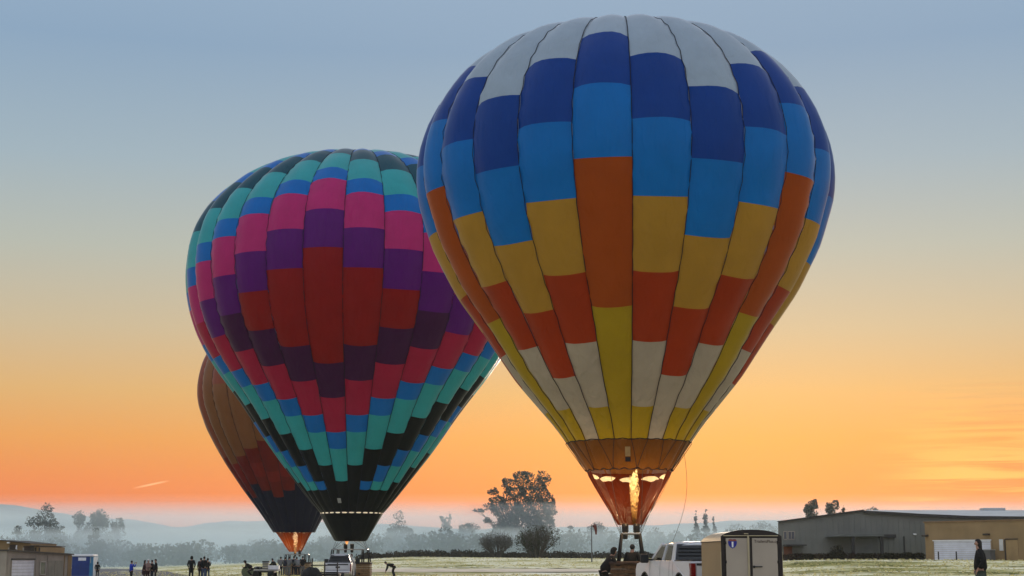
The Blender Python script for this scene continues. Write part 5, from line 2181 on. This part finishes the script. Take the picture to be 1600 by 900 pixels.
cool = root('white_cooler', (X(429, FT), FT - 0.2, GF + fzz(889.6)), 0, 'white cooler box at the right end of the flat trailer', 'cooler')
ch = fzz(883.5) - fzz(889.6)
boxpart('body', white_paint, cool, -0.42, 0.42, -0.28, 0.28, 0.0, ch * 0.8, bev=0.03)
boxpart('lid', white_paint, cool, -0.43, 0.43, -0.29, 0.29, ch * 0.8 + 0.005, ch, bev=0.02)
b = MB()
b.tube([(-0.42, -0.1, ch * 0.5), (-0.5, -0.1, ch * 0.65), (-0.42, -0.1, ch * 0.7)], 0.015, 5)
b.build('handle', steel, cool)

# ================================================================== PEOPLE
skin_m = mat('skin', (0.34, 0.19, 0.13), 0.6, 0.06, 8)


def cloth(name, col):
    return mat(name, col, 0.9, 0.18, 7, 0.3, 25)


BLACK = cloth('black_jacket', (0.008, 0.0075, 0.0075))
NAVY = cloth('navy_jacket', (0.008, 0.011, 0.022))
BLUE = cloth('bright_blue_jacket', (0.012, 0.045, 0.36))
MAROON = cloth('maroon_coat', (0.035, 0.010, 0.010))
BEIGE = cloth('beige_scarf_coat', (0.26, 0.17, 0.14))
JEANS = cloth('blue_jeans', (0.05, 0.075, 0.14))
DJEANS = cloth('dark_jeans', (0.020, 0.026, 0.035))
GREEN_J = cloth('grey_green_trousers', (0.055, 0.075, 0.07))
GREYC = cloth('grey_camouflage_coat', (0.13, 0.135, 0.14))
WHITEC = cloth('white_coat', (0.66, 0.60, 0.55))
HAIR_D = mat('dark_hair', (0.010, 0.008, 0.007), 0.7, 0.2, 20)
CAP_W = cloth('white_cap', (0.62, 0.61, 0.60))
SHOE = mat('dark_shoe', (0.012, 0.012, 0.012), 0.7, 0.1, 6)


def skin_mesh(name, verts, edges, radii, m, parent, sub=1):
    me = bpy.data.meshes.new(name)
    me.from_pydata([tuple(v) for v in verts], edges, [])
    o = bpy.data.objects.new(name + '_src', me)
    COL.objects.link(o)
    md = o.modifiers.new('skin', 'SKIN')
    md.use_smooth_shade = True
    for i, r in enumerate(radii):
        sv = me.skin_vertices[0].data[i]
        sv.radius = r if isinstance(r, tuple) else (r, r)
        sv.use_root = (i == 0)
    if sub:
        sd_ = o.modifiers.new('sub', 'SUBSURF')
        sd_.levels = sub
        sd_.render_levels = sub
    dg = bpy.context.evaluated_depsgraph_get()
    ne = bpy.data.meshes.new_from_object(o.evaluated_get(dg))
    bpy.data.objects.remove(o)
    ne.name = name
    return link(name, ne, m, parent, True)


def person(label, px=None, D=None, face=0, h=1.72, pose='stand', jacket=BLACK, legs=DJEANS, hair=HAIR_D, hat=None, long_hair=False, hood=False, group=None, xy=None, z=None, coat=False, stout=1.0, cat='person'):
    """face: direction looked at, degrees, 0 = to the right of the picture, 90 = away from the viewer"""
    if xy is None:
        xy = (X(px, D), D)
    zz_ = gz(*xy) if z is None else z
    t = root('person', (xy[0], xy[1], zz_), rad(face), label, cat, group)
    k = h / 1.75
    lean_t = {'stand': 2, 'photo': 0, 'bent': 78, 'lean': 30, 'pocket': 2, 'crouch': 55, 'fold': 3}[pose]
    knee_b = {'bent': 0.10, 'crouch': 0.55, 'lean': 0.06}.get(pose, 0.0)
    pel = Vector((0, 0, 0.93 - knee_b * 0.5))
    Rt = Matrix.Rotation(rad(lean_t), 3, 'Y')
    up = lambda x, y, z_: pel + Rt @ (Vector((x, y, z_)) - Vector((0, 0, 0.93)))
    J = {'pel': pel, 'waist': up(0, 0, 1.10), 'chest': up(0, 0, 1.30), 'neck': up(-0.01, 0, 1.47)}
    hl = Matrix.Rotation(rad(lean_t * 0.55), 3, 'Y')
    J['hb'] = J['neck'] + hl @ Vector((0.025, 0, 0.085))
    J['hm'] = J['hb'] + hl @ Vector((0.01, 0, 0.085))
    J['ht'] = J['hm'] + hl @ Vector((-0.012, 0, 0.085))
    J['chin'] = J['hb'] + hl @ Vector((0.065, 0, -0.005))
    J['nose'] = J['hm'] + hl @ Vector((0.098, 0, -0.015))
    V_ = Vector
    arms = {}
    for sy in (-1, 1):
        sh_ = up(0, sy * 0.185, 1.415)
        if pose == 'photo':
            el_ = sh_ + V_((0.17, sy * 0.10, -0.17))
            wr_ = el_ + V_((0.15, -sy * 0.13, 0.23))
            hd = V_((0.35, 0, 0.94))
        elif pose == 'bent':
            el_ = sh_ + V_((0.06, sy * 0.03, -0.27))
            wr_ = el_ + V_((0.10, -sy * 0.03, -0.23))
            hd = V_((0.3, 0, -0.95))
        elif pose == 'lean':
            el_ = sh_ + V_((0.13, sy * 0.05, -0.22))
            wr_ = el_ + V_((0.24, -sy * 0.04, -0.04))
            hd = V_((0.95, 0, -0.2))
        elif pose in ('fold', 'crouch'):
            el_ = sh_ + V_((0.05, sy * 0.06, -0.27))
            wr_ = el_ + V_((0.20, -sy * 0.14, 0.06))
            hd = V_((0.6, -sy * 0.75, 0.2))
        elif pose == 'pocket':
            el_ = sh_ + V_((-0.06, sy * 0.09, -0.27))
            wr_ = el_ + V_((0.14, -sy * 0.06, -0.19))
            hd = V_((0.5, -sy * 0.2, -0.8))
        else:
            el_ = sh_ + V_((-0.01, sy * 0.06, -0.29))
            wr_ = el_ + V_((0.05, -sy * 0.005, -0.25))
            hd = V_((0.15, 0, -0.98))
        arms[sy] = (sh_, el_, wr_, hd.normalized())
    legsj = {}
    for sy in (-1, 1):
        hip = pel + V_((0, sy * 0.09, -0.03))
        st = 0.03 if sy > 0 else -0.05
        if pose == 'crouch':
            kn, an_ = V_((0.30, sy * 0.13, 0.42)), V_((-0.02, sy * 0.12, 0.08))
        else:
            kn, an_ = V_((0.025 + st * 0.5 + knee_b * 0.8, sy * 0.105, 0.50)), V_((-0.03 + st, sy * 0.11, 0.085))
        legsj[sy] = (hip, kn, an_, an_ + V_((0.15, sy * 0.02, -0.05)))
    # one continuous body
    vs, es, rs = [], [], []

    def addv(p, r, par=None):
        vs.append(V_(p) * k)
        rs.append(tuple(q * k for q in r) if isinstance(r, tuple) else r * k)
        if par is not None:
            es.append((par, len(vs) - 1))
        return len(vs) - 1

    i0 = addv(J['pel'], 0.13)
    i1 = addv(J['waist'], 0.12, i0)
    i2 = addv(J['chest'], 0.135, i1)
    i3 = addv(J['neck'], 0.058, i2)
    i4 = addv(J['hb'], 0.066, i3)
    i5 = addv(J['hm'], 0.085, i4)
    addv(J['ht'], 0.06, i5)
    addv(J['nose'], 0.014, i5)
    addv(J['chin'], 0.03, i4)
    for sy in (-1, 1):
        addv(J['hm'] + hl @ V_((-0.005, sy * 0.088, -0.01)), 0.016, i5)     # ear
        sh_, el_, wr_, hd = arms[sy]
        a = addv(sh_, 0.06, i2)
        b_ = addv(el_, 0.042, a)
        c_ = addv(wr_, 0.028, b_)
        pm = addv(wr_ + hd * 0.06, 0.030, c_)
        side = hd.cross(V_((1, 0, 0)) if abs(hd.x) < 0.8 else V_((0, 0, 1)))
        side.normalize()
        nrm = hd.cross(side)
        for q, (o_, ln) in enumerate(((-0.032, 0.070), (-0.011, 0.082), (0.011, 0.077), (0.031, 0.060))):
            f0 = addv(wr_ + hd * 0.098 + side * o_, 0.0095, pm)
            f1 = addv(wr_ + hd * (0.098 + ln * 0.55) + side * o_ * 1.05 + nrm * 0.012, 0.0085, f0)
            addv(wr_ + hd * (0.098 + ln * 0.95) + side * o_ * 1.05 + nrm * 0.034, 0.007, f1)
        t0_ = addv(wr_ + hd * 0.045 - side * 0.042, 0.011, pm)
        addv(wr_ + hd * 0.09 - side * 0.060 + nrm * 0.02, 0.009, t0_)
        hip, kn, an_, to = legsj[sy]
        a = addv(hip, 0.088, i0)
        b_ = addv(kn, 0.054, a)
        c_ = addv(an_, 0.036, b_)
        addv(to, 0.03, c_)
    skin_mesh('body', vs, es, rs, skin_m, t)
    # jacket
    vs, es, rs = [], [], []
    q = stout
    hem = J['pel'] + Rt @ V_((0, 0, -0.42 if coat else -0.10))
    if pose in ('bent', 'crouch'):
        hem = J['pel'] + Rt @ V_((0, 0, -0.02))
    j0 = addv(hem, (0.175 * q, 0.195 * q))
    j1 = addv(J['waist'], (0.16 * q, 0.18 * q), j0)
    j2 = addv(J['chest'], (0.165 * q, 0.195 * q), j1)
    j3 = addv(J['neck'] - Rt @ V_((0, 0, 0.03)), 0.085, j2)
    for sy in (-1, 1):
        sh_, el_, wr_, hd = arms[sy]
        a = addv(sh_, 0.088 * q, j2)
        b_ = addv(el_, 0.066, a)
        addv(wr_ - (wr_ - el_).normalized() * 0.012, 0.046, b_)
    skin_mesh('jacket', vs, es, rs, jacket, t)
    # trousers
    vs, es, rs = [], [], []
    j0 = addv(J['pel'] + V_((0, 0, 0.03)), (0.135 * q, 0.155 * q))
    for sy in (-1, 1):
        hip, kn, an_, to = legsj[sy]
        a = addv(hip - V_((0, 0, 0.05)), 0.104 * q, j0)
        b_ = addv(kn, 0.074, a)
        addv(an_ + V_((0, 0, 0.01)), 0.062, b_)
    skin_mesh('trousers', vs, es, rs, legs, t)
    for sy in (-1, 1):
        hip, kn, an_, to = legsj[sy]
        vs, es, rs = [], [], []
        a = addv(an_ + V_((-0.05, 0, -0.04)), 0.046)
        b_ = addv(an_ + V_((0.08, 0, -0.045)), 0.044, a)
        addv(to + V_((0.03, 0, -0.005)), 0.032, b_)
        skin_mesh('shoe', vs, es, rs, SHOE, t)
    # hair or hood: a shell over the head, open at the face
    bmh = bmesh.new()
    bmesh.ops.create_icosphere(bmh, subdivisions=3, radius=1.0)
    rx, ry, rz_ = (0.125, 0.112, 0.145) if hood else (0.104, 0.094, 0.112)
    cen = J['hm'] + hl @ V_((-0.012, 0, 0.012))
    for v in bmh.verts:
        c = v.co.copy()
        f_ = max(0.0, c.x - 0.25) * max(0.0, min(1.0, (0.62 - c.z) * 2.2))
        q_ = Vector((c.x * rx, c.y * ry, c.z * rz_))
        q_ *= 1 - min(0.75, f_ * 1.3)
        if c.z < -0.15 and not hood:
            q_ *= 0.92
        if hood and c.z < -0.3:
            q_.y *= 1.12
        if long_hair and c.z < -0.1 and c.x < 0.25:
            q_.z -= (-0.1 - c.z) * 0.24
            q_.x -= (-0.1 - c.z) * 0.05
        v.co = (cen + hl @ q_) * k
    hme = bpy.data.meshes.new('hair')
    bmh.to_mesh(hme)
    bmh.free()
    link('hood' if hood else 'hair', hme, jacket if hood else hair, t, True)
    if hat is not None:
        b = MB()
        c0 = (J['ht'] + hl @ V_((0, 0, -0.03))) * k
        b.lathe([(0.108 * k, -0.015), (0.106 * k, 0.03), (0.085 * k, 0.075), (0.04 * k, 0.095)], 16, c0)
        b.box(c0.x + 0.06 * k, c0.x + 0.19 * k, c0.y - 0.07 * k, c0.y + 0.07 * k, c0.z - 0.015, c0.z + 0.0, bev=0.006)
        b.build('cap', hat, t, True)
    eb = MB()
    for sy in (-1, 1):
        p = (J['hm'] + hl @ V_((0.078, sy * 0.032, 0.008))) * k
        eb.lathe([(0.004, -0.004), (0.010, 0.0), (0.004, 0.006)], 8, p, 'X')
    eb.build('eyes', plastic_black, t)
    if pose == 'photo':
        b = MB()
        p = (arms[1][2] + arms[-1][2]) * 0.5 * k + V_((0.07, 0, 0.10)) * k
        b.box(p.x - 0.005, p.x + 0.005, p.y - 0.075, p.y + 0.075, p.z - 0.038, p.z + 0.038, bev=0.004)
        ph = b.build('phone', plastic_black, None)
        ph.matrix_world = t.matrix_basis
        tag(ph, 'dark phone held up by the man in the bright blue jacket', 'phone')
    return t


G_L = 'spectators standing on the tarmac at left'
person('person in a dark coat standing by the right side of the blue booth', 153, 168, 100, 1.70, 'pocket', BLACK, BLACK, hood=True, group=G_L)
person('person in a bright blue jacket holding a phone up to take a picture', 206, 124, 40, 1.68, 'photo', BLUE, BLACK, group=G_L)
person('person in a long maroon coat with long dark hair, leftmost of the chatting four', 226, 122, 20, 1.68, 'fold', MAROON, MAROON, long_hair=True, coat=True, group=G_L)
person('person in a beige top and white cap among the chatting four', 231.5, 120.5, -30, 1.70, 'fold', BEIGE, MAROON, hat=CAP_W, group=G_L)
person('slim person in black facing the white capped person', 238.5, 122.5, 170, 1.66, 'stand', BLACK, DJEANS, group=G_L)
person('person in a black coat with arms hanging, rightmost of the chatting four', 244, 121, 200, 1.72, 'stand', BLACK, BLACK, hat=None, group=G_L)
person('tall lone person in a long black coat standing between the two groups', 299.5, 122, 95, 1.84, 'pocket', BLACK, BLACK, hood=True, coat=True, group=G_L)
person('person in a dark maroon jacket at the left of the close trio', 314, 123, 80, 1.72, 'stand', MAROON, BLACK, group=G_L)
person('tallest person of the close trio, black jacket and blue jeans', 319, 121, 70, 1.80, 'pocket', BLACK, JEANS, group=G_L)
person('shorter person in black with blue jeans at the right of the close trio', 325, 121.5, 120, 1.66, 'fold', BLACK, JEANS, group=G_L)
person('person in a pointed dark hood crouching beside the inflation fan', 394, 119, 200, 1.75, 'crouch', BLACK, BLACK, hood=True, z=gz(X(394, 119), 119) + 0.15)
person('person in black bending over behind the white cooler on the flat trailer', 431, 127, 160, 1.62, 'lean', BLACK, BLACK)
G_F = 'crew crowding round the far basket'
crew = [(438.5, 134.0, 1.68, GREYC, NAVY, 80, 'person in a grey camouflage coat at the left end of the far basket crew'),
        (445.5, 135.5, 1.74, NAVY, GREYC, 95, 'person in a navy jacket second from left in the far basket crew'),
        (452.0, 134.0, 1.66, GREYC, GREYC, 60, 'person in grey camouflage right below the far balloon flame'),
        (459.5, 135.0, 1.70, NAVY, NAVY, 110, 'person all in navy in the middle of the far basket crew'),
        (466.0, 133.5, 1.73, GREYC, NAVY, 120, 'person in a grey coat and navy trousers in the far basket crew'),
        (473.0, 135.0, 1.69, BLACK, GREYC, 100, 'person in a black jacket at the right end of the far basket crew')]
for px, D, hgt, jk, lg, fc, lb in crew:
    person(lb, px, D, fc, hgt, 'lean' if px in (445.5, 466.0) else 'fold', jk, lg, group=G_F, stout=1.12)
person('person in a white coat standing between the small white pickup and the wide basket', 548.5, 97.5, 60, 1.70, 'stand', WHITEC, WHITEC, hair=mat('brown_hair', (0.07, 0.035, 0.02), 0.7, 0.2, 20))
person('person in dark clothes bending down on the grass right of the wide basket', 616, 118, 180, 1.72, 'bent', BLACK, BLACK)
person('person in a black hooded coat leaning onto the left side of the lit basket', 944, 56.6, 8, 1.90, 'lean', BLACK, BLACK, hood=True, stout=1.15)
person('pilot in a dark jacket standing inside the lit basket under the burner', xy=(4.40, 57.05), face=70, h=1.82, pose='pocket', jacket=BLACK, legs=DJEANS, z=E1.g + 0.10, stout=1.1)
person('person in a black jacket and grey green trousers standing alone at far right', 1531.5, 44.0, 172, 1.79, 'pocket', BLACK, GREEN_J, long_hair=True, stout=1.12)
